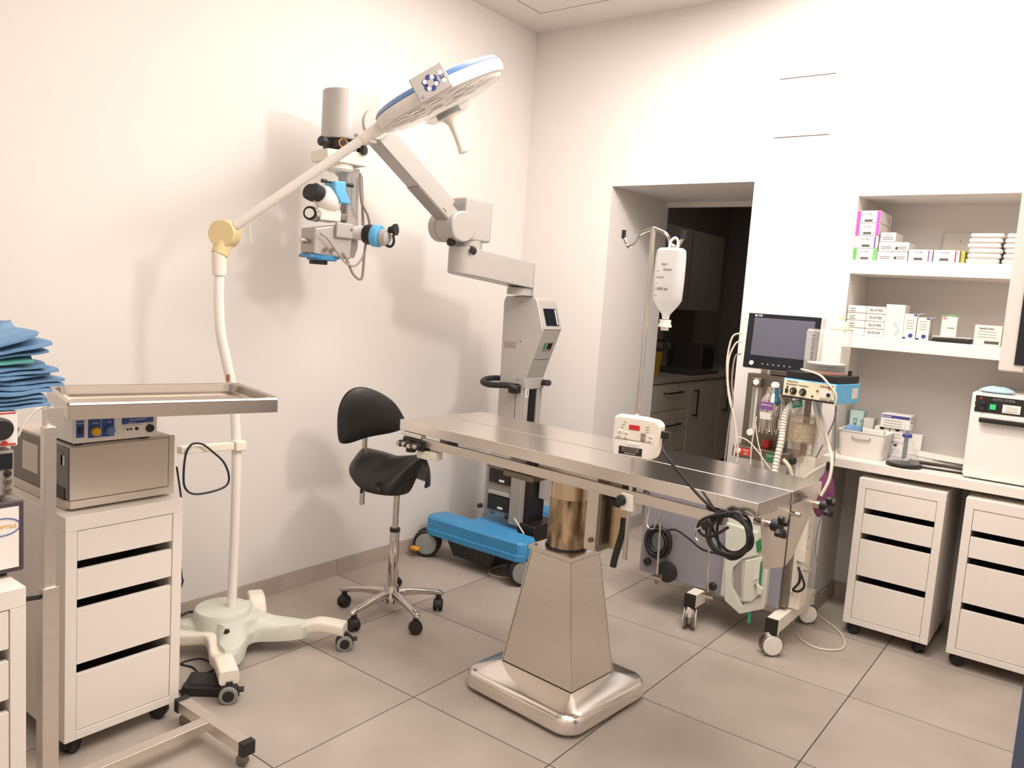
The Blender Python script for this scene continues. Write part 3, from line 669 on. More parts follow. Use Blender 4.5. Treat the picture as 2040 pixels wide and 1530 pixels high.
# neck that joins arm and head
nk = [A2, lp(765, 250), lp(790, 236), lp(815, 222)]
MB().tube(spl(nk, 5), [.023] * 5 + [.027] * 5 + [.03] * 5 + [.028], 16).build('head_neck', M_WHITEPL, sl)
plate(sl, 'neck_mark', M_DARKINK, lp(774, 247) + pn_ * .028, .006, .016, (A2 - A1).normalized(), pn_.cross((A2 - A1).normalized()), .0015)
# control keypad on the rim, facing the room
kc = CAMPOS + ray(858, 165) * ((HC - CAMPOS).length / ray(858, 165).length - .275); ku = (cr * .88 + cu * .46 + cb * .1).normalized(); kn = (cb * 1 - cu * .15 + cr * .05); kn = (kn - ku * kn.dot(ku)).normalized(); kv = kn.cross(ku)
kp = MB().obox(kc - kn * .008, (.118, .082, .016), ku, kv, kn).build('keypad', M_MICRO, sl, .004)
def key(a, b, r, m, nm, d=.0008): MB().lathe([(r, 0), (r * .9, d)], kc + ku * a + kv * b, kn, 20).build(nm, m, kp)
for i in range(6):
    a = PI * i / 3 + .5; key(.018 * math.cos(a) + .0, .016 * math.sin(a), .011, M_NAVY, 'key_ring')
for i in range(4):
    a = PI / 2 * i + .9; key(.019 * math.cos(a), .017 * math.sin(a), .0075, M_WHITEPL, 'key', .0016)
key(0, 0, .0115, M_MICRO, 'key', .0018)
MB().obox(kc + ku * .041 + kn * .0004, (.013, .03, .0012), ku, kv, kn).build('key_ring', M_NAVY, kp)
for b in (-.013, .013): key(.041, b, .008, M_WHITEPL, 'key', .0016)
text(kp, 'M', kc + ku * .041 + kn * .0015, ku, kv, .009, M_WHITEPL); text(kp, 'C', kc - ku * .043 - kv * .028 + kn * .0005, ku, kv, .014, M_NAVY)

# ================================================================== OPERATING MICROSCOPE ON FLOOR STAND
MA = V((0, 1.4, 0)); MU = (V((-.2, .27, 0)) - MA).normalized(); MN = V((-MU.y, MU.x, 0))
if MN.dot(CAMPOS - MA) < 0: MN = -MN
def mp(s, z, t=0.): return MA + MU * s + MN * t + V((0, 0, z))
mi = thing('operating_microscope', 'grey operating microscope on a blue-footed floor stand with folding arm', 'microscope', (0.0, 1.42, 0))
def mpx(x, y, t): return onpl(x, y, MA + MN * t, MN)
def mpoly(pts, t0, t1, name, m, parent=mi, bevel=.004, seg=2):
    return MB().poly([mp(s, z) for s, z in pts], MN, t0, t1).build(name, m, parent, bevel, seg)
# --- base: two blue cross bars, black spine, four big castors
def bar(x0, x1, yc, hw, z0, z1):
    b = MB(); R_ = []
    for x, k in ((x0, .0), (x0 + .012, .75), (x0 + .035, 1), (x0 + .16, 1), ((x0 + x1) / 2, 1.05), (x1 - .16, 1), (x1 - .035, 1), (x1 - .012, .75), (x1, .0)):
        h = max(hw * k, hw * .55); zz = z1 - (0 if k >= 1 else .008)
        R_.append([(x, yc + a, z) for a, z in ((-h - .008, z0), (-h - .008, z0 + .03), (-h, z0 + .033), (-h, zz - .012), (-h + .012, zz), (h - .012, zz), (h, zz - .012), (h, z0 + .033), (h + .008, z0 + .03), (h + .008, z0))])
    return b.rings(R_)
bar(-.46, .225, 1.215, .075, .135, .235).build('base_bar', M_BLUE, mi)
bar(-.46, .225, 1.78, .075, .135, .235).build('base_bar', M_BLUE, mi)
MB().box(-.25, .05, 1.28, 1.72, .14, .228).build('base_bridge', M_BLUE, mi, .012)
MB().hexa([(-.26, 1.17, .045), (.0, 1.17, .045), (.03, 1.8, .045), (-.26, 1.8, .045)], [(-.30, 1.15, .14), (.06, 1.15, .14), (.09, 1.82, .14), (-.30, 1.82, .14)]).build('base_weight', M_BLACKPL, mi, .008)
for x, y, a in ((-.445, 1.165, .55), (.185, 1.2, .9), (-.40, 1.80, .2), (.19, 1.79, .3)):
    ax_ = V((-math.sin(a), math.cos(a), 0)); o = V((x, y, .077))
    fk = MB().cyl((x, y, .12), (x, y, .14), .03, seg=14).obox(V((x, y, .1)), (.05, .03, .06), (math.cos(a), math.sin(a), 0), ax_, (0, 0, 1)).build('castor', M_BLACKPL, mi, .004)
    for sg in (-1, 1):
        MB().lathe([(.06, 0), (.074, .004), (.077, .012), (.075, .026), (.066, .032)], o + ax_ * sg * .012, ax_ * sg, 28).build('wheel', M_RUBBER, fk)
        MB().lathe([(.06, 0), (.058, .006), (.01, .009)], o + ax_ * sg * .041, ax_ * sg, 28).build('hubcap', M_GREYWHEEL, fk)
br = at(827, 1091, 1, 1.09)
MB().obox(V((-.462, 1.085, .052)), (.05, .03, .02), (1, 0, 0), (0, 1, 0), (0, 0, 1)).build('brake_pedal', M_ORANGE, mi, .006)
# --- lower cabinet and column (broad face towards -y, screen towards +x)
def yp(x, y, Y=1.32): return at(x, y, 1, Y)
def ypoly(pts, name, m, y0=1.32, y1=1.49, parent=mi, bevel=.004, seg=2):
    return MB().poly([yp(x, y, y0) for x, y in pts], (0, 1, 0), 0, y1 - y0).build(name, m, parent, bevel, seg)
def ybox(x0, x1, z0, z1, y0, y1, name, m, parent=mi, bevel=.004):
    X0, X1 = yp(x0, 950, y0).x, yp(x1, 950, y0).x
    return MB().box(X0, X1, y0, y1, z0, z1).build(name, m, parent, bevel)
ybox(966, 1040, .285, .60, 1.345, 1.5, 'power_cabinet', M_MICRO)
ybox(970, 1018, .29, .595, 1.338, 1.346, 'front_frame', M_MICROD, bevel=.002)
for z0, z1 in ((.455, .54), (.305, .385)):
    d = ybox(974, 1016, z0, z1, 1.322, 1.34, 'power_module', M_BLACKPL, bevel=.003); plate(d, 'module_label', M_WHITEPL, (yp(1000, 950, 1.322).x, 1.322, z0 + .018), .035, .012, (1, 0, 0), (0, 0, 1), .001)
ybox(974, 1016, .392, .41, 1.32, 1.34, 'module_shelf', M_MICRO, bevel=.002)
for x, z in ((966, .565), (1022, .545), (962, .305), (1018, .285)): MB().lathe([(.013, 0), (.013, .018), (.01, .022)], (yp(x, 950, 1.34).x, 1.34, z), (0, -1, 0), 14).build('corner_knob', M_BLACKPL, mi)
MB().lathe([(.012, 0), (.018, .006), (.018, .02)], (yp(996, 950, 1.34).x, 1.34, .578), (0, -1, 0), 14).build('lock_knob', M_BLACKPL, mi)
ybox(1018, 1040, .25, .62, 1.325, 1.5, 'side_rail', M_MICROD, bevel=.003)
ybox(1042, 1058, .24, .62, 1.36, 1.5, 'column_cover', M_BLACKPL, bevel=.004)
MB().box(.04, .16, 1.33, 1.55, .14, .27).build('column_foot', M_BLACKPL, mi, .01)
MB().tube([yp(1025, 1033, 1.31), at(1044, 1064, 2, .236)], .004, 6).build('earth_cable', M_CABLEW, mi)
for z0, z1 in ((.40, .525), (.53, .60)):
    b_ = MB().box(.105, .29, 1.42, 1.6, z0, z1).build('supply_box', M_MICRO, mi, .004); MB().cyl((.2, 1.42, z0 + .035), (.2, 1.415, z0 + .035), .006, seg=10).build('screw', M_CHROME, b_)
MB().tube(spl([(.11, 1.4, .61), (.14, 1.38, .62), (.18, 1.39, .6)]), .012).build('supply_connector', M_BLACKPL, mi)
cx0, cx1 = yp(992, 800).x, yp(1040, 800).x
MB().box(cx0, cx1, 1.32, 1.49, .6, 1.015).build('lower_column', M_MICRO, mi, .004)
MB().box(cx0 + .115, cx0 + .118, 1.3195, 1.322, .6, .99).build('column_seam', M_DARKINK, mi)
MB().box(cx1, cx1 + .004, 1.365, 1.435, .6, .985).build('column_slot', M_BLACKPL, mi)
MB().box(cx1, cx1 + .012, 1.325, 1.36, .6, .985).build('column_guide', M_MICRO, mi, .003); MB().box(cx1, cx1 + .012, 1.44, 1.48, .6, .985).build('column_guide', M_MICRO, mi, .003)
bp_ = plate(mi, 'stand_badge', M_PAPER, (cx1 + .0125, 1.342, .965), .03, .045, (0, 1, 0), (0, 0, 1), .001); text(bp_, '1', (cx1 + .014, 1.342, .965), (0, 1, 0), (0, 0, 1), .045, M_DARKINK)
MB().box(cx1 - .06, cx1 + .014, 1.322, 1.488, .985, 1.045).build('column_neck', M_MICRO, mi, .004)
hs = ypoly([(994, 773), (1003, 600), (1007, 589), (1050, 588), (1066, 592), (1071, 600), (1082, 658), (1047, 752), (1045, 775)], 'column_housing', M_MICRO, bevel=.010, seg=3)
def face(pa, pb):
    A_, B_ = yp(*pa), yp(*pb); d = (B_ - A_).normalized(); n = d.cross(V((0, 1, 0)))
    return A_, B_, d, (n if n.x > 0 else -n)
Y_ = V((0, 1, 0)); off_ = V((0, .085, 0))
A_, B_, d_, n_ = face((1071, 601), (1082, 657))
sc_ = MB().obox((A_ + B_) / 2 + off_ + n_ * .002, (.16, (B_ - A_).length, .008), Y_, d_, n_).build('screen_bezel', M_MICRO, mi, .003)
MB().obox(A_.lerp(B_, .56) + off_ + n_ * .006, (.115, (B_ - A_).length * .62, .004), Y_, d_, n_).build('screen', M_BEZEL, sc_)
MB().obox(A_.lerp(B_, .56) + off_ + n_ * .0085 + Y_ * .045, (.008, (B_ - A_).length * .55, .001), Y_, d_, n_).build('screen_edge', M_WHITEPL, sc_)
A_, B_, d_, n_ = face((1082, 658), (1047, 752))
gp = MB().obox(A_.lerp(B_, .33) + off_ + n_ * .0015 + Y_ * .01, (.085, .055, .004), Y_, d_, n_).build('keypad', M_MICROD, mi, .002)
for a in (-.022, .01, .03): MB().obox(A_.lerp(B_, .33) + off_ + n_ * .004 + Y_ * a, (.018, .034, .003), Y_, d_, n_).build('key', M_GREEN if a < .0 else M_BLACKPL, gp)
MB().obox(A_.lerp(B_, .62) + off_ + n_ * .0005, (.13, .002, .001), Y_, d_, n_).build('housing_seam', M_DULLMETAL, mi)
for x, y in ((1009, 686), (1016, 686.5), (1024, 687)): plate(mi, 'vent_grille', M_MICROD, yp(x, y) - V((0, .0005, 0)), .024, .032, (1, 0, 0), (0, 0, 1), .001)
for x, y in ((1038, 602), (1037, 680), (1032, 756)): q_ = yp(x, y); MB().cyl(q_, q_ - V((0, .002, 0)), .004, seg=8).build('screw', M_DULLMETAL, mi)
# guide handle around the column
hp = [at(1028, 775, 1, 1.27), at(1012, 768, 1, 1.25), at(975, 766, 1, 1.26), at(962, 760, 1, 1.33), at(975, 754, 1, 1.43), at(1000, 754, 1, 1.52), at(1040, 762, 1, 1.56)]
MB().tube(spl(hp, 6), .0165, 12).build('guide_handle', M_RUBBER, mi)
MB().tube([at(1072, 766, 1, 1.5), at(1082, 762, 1, 1.48), at(1093, 763, 1, 1.44)], .0165, 12).build('guide_handle', M_RUBBER, mi)
MB().obox(at(1025, 775, 1, 1.29), (.045, .06, .045), (1, 0, 0), (0, 1, 0), (0, 0, 1)).build('handle_bracket', M_BLACKPL, mi, .008)
# --- swivel, arm 1
MB().cyl(mp(.105, 1.476), mp(.105, 1.515), .07, seg=30).build('swivel_neck', M_MICRO, mi)
def capsule(s0, s1, r, n=10):
    P = []
    for i in range(n + 1): a = -PI / 2 + PI * i / n; P.append((s1 + r * math.cos(a), r * math.sin(a)))
    for i in range(n + 1): a = PI / 2 + PI * i / n; P.append((s0 + r * math.cos(a) * .5, r * math.sin(a)))
    return P
pts = capsule(.10, .485, .082)
zb = lambda s: 1.515 + .10 * (s - .1); zt = lambda s: 1.642 + .10 * (s - .1)
MB().hexa([mp(s, zb(s), t) for s, t in pts], [mp(s, zt(s), t) for s, t in pts]).build('swing_arm', M_MICRO, mi, .003)
MB().cyl(mp(.47, 1.66), mp(.47, 1.72), .068, seg=30).build('swivel_neck', M_MICRO, mi)
MB().lathe([(.02, 0), (.022, .008), (.014, .014), (.014, .03)], mp(.50, 1.67, .07), MN + MU * .9, 16).build('brake_knob', M_BLACKPL, mi)
# --- elbow block with drum
mpoly([(.385, 1.715), (.555, 1.715), (.553, 1.918), (.385, 1.912)], -.085, .07, 'elbow_block', M_MICRO, bevel=.012)
MB().lathe([(.066, 0), (.072, .004), (.072, .178), (.068, .182)], mp(.575, 1.775, -.1), MN, 32).build('elbow_drum', M_MICRO, mi)
MB().lathe([(.073, 0), (.073, .003)], mp(.575, 1.775, -.045), MN, 32).build('drum_seam', M_DULLMETAL, mi)
MB().lathe([(.07, 0), (.072, .004), (.066, .009)], mp(.575, 1.775, .082), MN, 32).build('drum_cap', M_MICRO, mi)
MB().lathe([(.016, 0), (.022, .006), (.022, .022), (.016, .026)], mp(.60, 1.712, .03), (MN * .5 + MU * .3 - V((0, 0, 1))), 8).build('balance_knob', M_BLACKPL, mi)
# --- arm 2: lower box beam and thin upper link
E0, E1 = (.60, 1.815), (1.06, 2.145)
dx, dz = E1[0] - E0[0], E1[1] - E0[1]; L_ = math.hypot(dx, dz); ux, uz = dx / L_, dz / L_
def al(k, h): return (E0[0] + ux * L_ * k - uz * h, E0[1] + uz * L_ * k + ux * h)
am = mpoly([al(-.02, -.03), al(1.0, -.03), al(1.0, .035), al(-.02, .035)], -.05, .05, 'balance_arm', M_MICRO, bevel=.004)
mpoly([al(-.02, -.034), al(.42, -.034), al(.42, -.029), al(-.02, -.029)], -.046, .046, 'arm_underside', M_MICROD, am, 0)
mpoly([al(.05, .045), al(.98, .045), al(.98, .075), al(.05, .075)], -.04, .02, 'upper_link', M_MICRO)
plate(am, 'arm_label', M_INK, mp(*al(.12, -.015), .0505), .03, .004, -MU * ux - V((0, 0, uz)), (0, 0, 1), .0005)
# --- head block
hb = []
for s, r in ((1.06, 0), (1.2, 0)): pass
pts = [(1.065, .085), (1.065, -.085), (1.185, -.085)] + [(1.185 + .085 * math.cos(a), .085 * math.sin(a)) for a in [-PI / 2 + PI * i / 12 for i in range(1, 12)]] + [(1.185, .085)]
MB().hexa([mp(s, 2.062 + .012 * (1.29 - s), t) for s, t in pts], [mp(s, 2.262, t) for s, t in pts]).build('head_block', M_MICRO, mi, .006, 3)
MB().lathe([(.062, 0), (.066, .004), (.066, .18), (.062, .184)], mp(1.075, 2.145, -.09), MN, 32).build('head_pivot', M_MICRO, mi)
MB().lathe([(.074, 0), (.074, .02)], mp(1.04, 2.17, -.1), MN, 32).build('pivot_shroud', M_MICRO, mi)
# --- black coupling with orange ring
bj = MB().lathe([(.062, 0), (.066, .004), (.066, .036), (.06, .042)], mp(1.195, 2.022), (0, 0, 1), 28).build('xy_coupling', M_BLACKPL, mi)
MB().lathe([(.019, 0), (.019, .005)], mp(1.215, 2.045, .064), MN + MU * .25, 20).build('orange_ring', M_ORANGE, bj); MB().lathe([(.0145, 0), (.0145, .007)], mp(1.215, 2.045, .064), MN + MU * .25, 20).build('ring_centre', M_BLACKPL, bj)
MB().lathe([(.008, 0), (.012, .03), (.02, .035), (.02, .055), (.015, .06)], mp(1.25, 2.04, .03), MU + MN * .2, 12).build('coupling_knob', M_BLACKPL, bj)
MB().lathe([(.008, 0), (.012, .02), (.02, .025), (.02, .04)], mp(1.14, 2.03, .05), -MU * .6 + MN, 12).build('coupling_knob', M_BLACKPL, bj)
mpoly([(1.10, 1.965), (1.285, 1.965), (1.29, 2.012), (1.11, 2.022)], -.07, .07, 'carrier_plate', M_CREAM, bevel=.006)
MB().lathe([(.05, 0), (.06, .01), (.06, .03)], mp(1.19, 1.935), (0, 0, 1), 24).build('carrier_bearing', M_CREAM, mi)
# --- hanging post, curved at the bottom
R_ = []
for s, z, hs_, ht in ((1.16, 1.955, .05, .05), (1.135, 1.92, .035, .04), (1.13, 1.8, .030, .032), (1.125, 1.7, .033, .03), (1.135, 1.63, .045, .03), (1.14, 1.585, .035, .028)):
    R_.append([mp(s + a, z, b - .01) for a, b in rrect(hs_, ht, .012, 4)])
MB().rings(R_).build('suspension_post', M_MICRO, mi)
# --- optics carrier
ob = mpoly([(1.15, 1.575), (1.325, 1.585), (1.325, 1.69), (1.15, 1.725)], -.06, .06, 'optics_body', M_MICRO, bevel=.008)
mpoly([(1.155, 1.66), (1.235, 1.66), (1.235, 1.722), (1.155, 1.722)], .06, .078, 'optics_door', M_MICRO, ob, .005)
MB().cyl(mp(1.165, 1.698, .078), mp(1.165, 1.698, .080), .006, seg=10).build('door_lock', M_DULLMETAL, ob)
mpoly([(1.2, 1.725), (1.31, 1.725), (1.31, 1.775), (1.2, 1.775)], -.05, .05, 'beam_splitter', M_WHITEPL, bevel=.006)
mpoly([(1.15, 1.735), (1.2, 1.735), (1.2, 1.765), (1.15, 1.765)], -.02, .02, 'splitter_arm', M_DULLMETAL)
# objective
MB().lathe([(.058, 0), (.062, .004), (.062, .022)], mp(1.255, 1.562), (0, 0, 1), 28).build('objective_ring', M_BLUE, mi)
mpoly([(1.2, 1.57), (1.335, 1.57), (1.335, 1.584), (1.2, 1.584)], -.05, .05, 'objective_mount', M_BLUE, bevel=.003)
MB().lathe([(.036, 0), (.038, .004), (.038, .022)], mp(1.27, 1.545), (0, 0, 1), 24).build('objective_lens', M_BLACKPL, mi)
# left handle, small screws
MB().lathe([(.006, 0), (.012, .008), (.012, .05), (.01, .055)], mp(1.325, 1.635, .02), MU + MN * .35, 16).build('tilt_handle', M_CHROME, mi)
for s in (1.27, 1.24): MB().lathe([(.006, 0), (.009, .01), (.009, .022)], mp(s, 1.607, .06), MN + MU * .5, 12).build('adjust_screw', M_DULLMETAL, mi)
# zoom/light port with chrome drum
cdm = MB().lathe([(.024, 0), (.03, .006), (.03, .05), (.022, .056)], mp(1.30, 1.745, .02), MU * .75 + MN * .6, 20).build('light_port', M_CHROME, mi)
MB().lathe([(.028, .056), (.028, .066)], mp(1.30, 1.745, .02), MU * .75 + MN * .6, 20).build('port_ring', M_BLACKPL, cdm); MB().lathe([(.019, .06), (.019, .07)], mp(1.30, 1.745, .02), MU * .75 + MN * .6, 20).build('port_face', M_WHITEPL, cdm)
# main binocular tube
MB().lathe([(.03, 0), (.046, .01), (.05, .04), (.048, .075), (.038, .095)], mp(1.215, 1.80, .02), MU + V((0, 0, .3)) + MN * .3, 20).build('binocular_housing', M_WHITEPL, mi)
MB().lathe([(.03, 0), (.042, .008), (.043, .03), (.03, .045)], mp(1.19, 1.805, -.03), MU + V((0, 0, .3)), 20).build('binocular_housing', M_WHITEPL, mi)
MB().lathe([(.03, .09), (.033, .1), (.034, .13), (.028, .136)], mp(1.215, 1.80, .02), MU + V((0, 0, .3)) + MN * .3, 20).build('eyepiece', M_RUBBER, mi)
MB().lathe([(.03, .07), (.033, .08), (.034, .11), (.028, .116)], mp(1.215, 1.81, -.05), MU + V((0, 0, .3)) + MN * .3, 20).build('eyepiece', M_RUBBER, mi)
bbr = mpoly([(1.175, 1.80), (1.225, 1.80), (1.255, 1.85), (1.258, 1.885), (1.205, 1.89), (1.20, 1.85)], .0, .085, 'blue_bridge', M_BLUE2, bevel=.006)
for sg in (-1, 1):
    MB().lathe([(.004, 0), (.004, .02), (.008, .022), (.008, .045)], mp(1.232 + .028 * sg, 1.88, .06), MU * sg + MN * .1, 10).build('adjust_lever', M_BLACKPL, bbr)
# assistant scope on the right
ad = (-MU * .55 + MN * .95).normalized(); a0 = mp(1.12, 1.69, .03)
MB().lathe([(.03, 0), (.032, .05), (.034, .055)], a0, ad, 20).build('assistant_tube', M_WHITEPL, mi)
MB().lathe([(.038, .05), (.042, .06), (.043, .11)], a0, ad + V((0, 0, -.06)), 20).build('assistant_grip', M_BLACKPL, mi)
MB().lathe([(.044, .088), (.047, .094), (.047, .118), (.044, .124)], a0, ad + V((0, 0, -.08)), 20).build('assistant_band', M_BLUE2, mi)
MB().lathe([(.03, .122), (.036, .13), (.034, .155), (.02, .165)], a0, ad + V((0, 0, -.1)), 20).build('assistant_prism', M_MICRO, mi)
MB().lathe([(.012, .16), (.016, .175), (.024, .185), (.025, .195)], a0 + V((0, 0, .012)), ad + V((0, 0, .05)), 16).build('assistant_eyepiece', M_RUBBER, mi)
MB().tube(spl([a0 + ad * .14 + V((0, 0, -.04)), a0 + ad * .17 + V((0, 0, -.05)), a0 + ad * .185 + V((0, 0, -.03)), a0 + ad * .18 + V((0, 0, .0))]), .006, 8).build('assistant_bracket', M_BLACKPL, mi)
# light-guide cables
def pxc(pts, t, r, nm, m): return MB().tube(spl([mpx(x, y, t) for x, y in pts], 6), r, 8).build(nm, m, mi)
pxc([(718, 345), (720, 400), (733, 430), (737, 460), (730, 480), (726, 505), (722, 550), (715, 556), (703, 545), (692, 520), (683, 504)], .075, .0055, 'cable', M_CABLEG)
pxc([(720, 350), (722, 400), (724, 470)], .05, .006, 'cable', M_CABLEG)
pxc([(638, 465), (652, 475), (670, 500), (688, 523), (705, 530), (718, 520), (727, 500), (729, 478)], .085, .0045, 'cable', M_MICROD)
# thin white lead on the floor by the castor
tag(MB().tube(spl([at(x, y, 2, .004) for x, y in ((1040, 1150), (1000, 1150), (976, 1143), (978, 1134), (1000, 1127), (1020, 1128))], 6), .004, 6).build('floor_lead', M_CABLEW), 'thin white lead looped on the floor by the microscope castor', 'cord')

# ================================================================== INSTRUMENT TRAY STAND
ty = thing('instrument_tray_stand', 'steel instrument tray stand on an H-shaped castor base', 'tray stand', (.37, -.9, 0))
tu = (V((.423, -.529, 0)) - V((.289, -1.05, 0))).normalized(); tn = V((tu.y, -tu.x, 0))      # tu along the length, tn towards the room
tc = V((.289, -1.05, 0)) + tu * .27 - tn * .165 + V((0, 0, 1.10)); TR = Matrix((tu, -tn, V((0, 0, 1)))).transposed().to_4x4(); TR.translation = tc
R_ = [[(a, b, z) for a, b in rrect(hx, hy, r, 5)] for hx, hy, r, z in ((.262, .158, .045, -.028), (.272, .168, .05, -.02), (.276, .172, .05, .006), (.288, .182, .012, .008), (.29, .184, .008, .004))]
Ri = [[(a, b, z) for a, b in rrect(hx, hy, r, 5)] for hx, hy, r, z in ((.288, .182, .012, .0095), (.272, .168, .05, .0075), (.268, .164, .048, -.016), (.258, .154, .044, -.0235))]
MB(TR).rings(R_ + Ri, True, True).build('tray', M_TRAY, ty)
fr_ = MB(TR)
fr_.box(-.285, .285, -.181, -.171, -.036, .002).box(-.285, .285, .171, .181, -.036, .002).box(-.285, -.275, -.171, .171, -.036, .002).box(.275, .285, -.171, .171, -.036, .002)
fr_.build('tray_frame', M_TRAY, ty, .001)
PQ = V((.345, -1.135, 0))
MB().box(PQ.x - .014, PQ.x + .014, PQ.y - .014, PQ.y + .014, .64, 1.06).build('upper_post', M_STEEL, ty, .001)
MB().box(PQ.x - .02, PQ.x + .02, PQ.y - .02, PQ.y + .02, .07, .64).build('lower_post', M_STEEL, ty, .001)
MB().obox(PQ + V((-.012, .02, 1.075)), (.006, .04, .06), (1, 0, 0), (0, 1, 0), (0, 0, 1)).build('tray_bracket', M_STEEL, ty)
MB().lathe([(.006, 0), (.006, .03), (.013, .034), (.013, .05)], PQ + V((-.0, -.02, .615)), (-.3, -1, 0), 10).build('height_screw', M_BLACKPL, ty)
MB().box(.325, .365, -1.215, -.645, .055, .0838).build('base_spine', M_STEEL, ty, .001)
for y in (-.655, -1.215):
    MB().box(.185, .535, y - .02, y + .02, .05, .085).build('base_foot', M_STEEL, ty, .001)
    for x in (.18, .54):
        MB().box(x - .012, x + .012, y - .022, y + .022, .045, .088).build('end_cap', M_BLACKPL, ty, .002)
        castor(ty, x + (.02 if x < .3 else -.02), y, .018, .05, .022, .4, M_DULLMETAL, M_DULLMETAL)

# ================================================================== BEIGE CONSOLE AND BLUE-FRONTED UNIT
bx0, bx1, by0, by1, bz0 = -.33, .10, -.975, -.652, .751
be = thing('beige_console', 'large beige console box with grey side panel on the drawer unit', 'console', ((bx0 + bx1) / 2, (by0 + by1) / 2, bz0))
MB().box(bx0, bx1 - .008, by0 + .004, by1, bz0 + .034, .948).build('casing', M_BEIGE, be, .006)
MB().box(bx0, bx1, by0, by1, bz0 + .008, bz0 + .032).box(bx0, bx1 - .03, by0, by1 - .02, bz0, bz0 + .01).build('base_tray', M_BEIGE, be, .004)
MB().box(bx1 - .008, bx1, by0, by1 - .022, bz0 + .034, .944).build('front_cover', M_BEIGE, be, .003)
MB().box(bx1 - .01, bx1 - .001, by1 - .02, by1 - .001, bz0 + .03, .95).build('corner_strip', M_BEIGE, be, .003)
sp = MB().box(bx0 + .01, bx1 - .012, by0 - .001, by0 + .004, bz0 + .036, .94).build('side_panel', M_GREYPANEL, be, .001)
for k, (x, z, w_, h_, m) in enumerate(((.03, .905, .05, .04, M_GREYPANEL), (.055, .90, .022, .03, M_PAPER), (-.17, .87, .11, .09, M_BEIGE), (.04, .80, .06, .035, M_BLACKPL), (-.03, .80, .03, .02, M_BEIGE))):
    plate(sp, 'side_fitting', m, (x, by0 - .001, z), w_, h_, (1, 0, 0), (0, 0, 1), .003 if m is M_BLACKPL else .0015)
for i in range(4): plate(sp, 'vent_slot', M_DARKINK, (-.06, by0 - .001, .86 + i * .018), .07, .005, (1, 0, 0), (0, 0, 1), .001)
MB().lathe([(.012, 0), (.012, .012)], (-.055, by0 - .001, .805), (0, -1, 0), 14).build('side_socket', M_CHROME, sp)
bu0 = V((.118, -.975, .976))
eu = thing('electrosurgical_unit', 'flat white unit with blue front panel and knobs on the beige console', 'instrument', (.0, -.85, .9495))
ez0, ez1 = .9575, 1.035; ux1 = .115
MB().box(ux1 - .21, ux1, -.975, -.722, ez0, ez1).build('casing', M_WHITEPL, eu, .005)
for y in (-.95, -.75): MB().box(ux1 - .19, ux1 - .02, y - .012, y + .012, .9492, ez0 + .002).build('foot_strip', M_RUBBER, eu)
YU = V((0, 1, 0)); ZU = V((0, 0, 1)); zc = (ez0 + ez1) / 2 + .004
def fp(nm, m, y, z, w_, h_, t=.0015): return plate(eu, nm, m, (ux1, y, z), w_, h_, YU, ZU, t)
fp('panel_print', M_BLUEPANEL, -.955, zc, .022, .05); fp('panel_print', M_BLUEPANEL, -.895, zc, .075, .058); fp('panel_print', M_BLUEPANEL, -.785, zc + .016, .098, .026)
fp('panel_line', M_WHITEPL, -.896, zc, .001, .058, .002)
fp('socket_plate', M_WHITEPL, -.80, zc - .013, .055, .02, .003); fp('power_switch', M_BLACKPL, -.955, zc - .003, .012, .018, .004)
for y, m in ((-.913, M_YELLOW), (-.872, M_BLUEKNOB)):
    MB().lathe([(.013, 0), (.0135, .012), (.011, .016)], (ux1 + .001, y, zc - .01), (1, 0, 0), 16).build('knob', m, eu)
MB().lathe([(.0125, 0), (.0125, .006), (.008, .007)], (ux1, -.747, zc - .016), (1, 0, 0), 18).build('round_socket', M_BLACKPL, eu)
for y in (-.818, -.808, -.79): MB().lathe([(.003 if y < -.8 else .005, 0), (.003 if y < -.8 else .005, .004)], (ux1 + .003, y, zc - .013), (1, 0, 0), 10).build('small_socket', M_DARKINK, eu)
for s_, y, z in (('POWER', -.955, zc + .017), ('COAG', -.913, zc + .014), ('CUT', -.872, zc + .014), ('ELECTROSURGERY', -.785, zc + .015), ('OUTPUT', -.805, zc + .006)):
    text(eu, s_, (ux1 + .002, y, z), YU, ZU, .006, M_WHITEPL)

# ================================================================== INSTRUMENT STACK ON THE NEAR-LEFT DRAWER UNIT
FX = .52
op = thing('optics_console', 'white instrument with dark rounded frame at the bottom of the stack', 'instrument', (FX - .15, -1.42, .7505))
MB().box(FX - .3, FX - .004, -1.58, -1.262, .765, .925).build('casing', M_GREYPANEL, op, .012)
MB().box(FX - .006, FX + .004, -1.58, -1.26, .762, .928).build('front_frame', mat('plum_plastic', '#4b3f45', .5), op, .004)
plate(op, 'front_panel', M_WHITEPL, (FX + .004, -1.425, .845), .305, .142, YU, ZU, .003)
MB().tube(spl([(FX + .008, -1.308 + .038 * math.cos(a), .873 + .02 * math.sin(a)) for a in [-2.4 + 4.8 * i / 14 for i in range(15)]], 2), .0012, 6).build('logo_arc', M_BLUEPANEL, op)
text(op, 'OPTIKS', (FX + .0075, -1.277, .872), YU, ZU, .0125, M_YELLOW, align='RIGHT')
for y in (-1.3, -1.55): MB().box(FX - .28, FX - .02, y - .012, y + .012, .7502, .767).build('foot', M_RUBBER, op)
d2 = thing('grey_light_source', 'grey instrument with three round sockets in the middle of the stack', 'instrument', (FX - .15, -1.42, .928))
MB().box(FX - .3, FX - .01, -1.58, -1.275, .94, 1.045).build('casing', M_MICROD, d2, .004); plate(d2, 'dark_window', M_BEZEL, (FX - .01, -1.42, 1.02), .28, .036, YU, ZU, .003)
for z in (.992, .973, .953): MB().lathe([(.008, 0), (.008, .004), (.005, .005), (.0045, .012)], (FX - .01, -1.29, z), (1, 0, 0), 14).build('socket', M_DARKINK if z > .98 else M_DULLMETAL, d2)
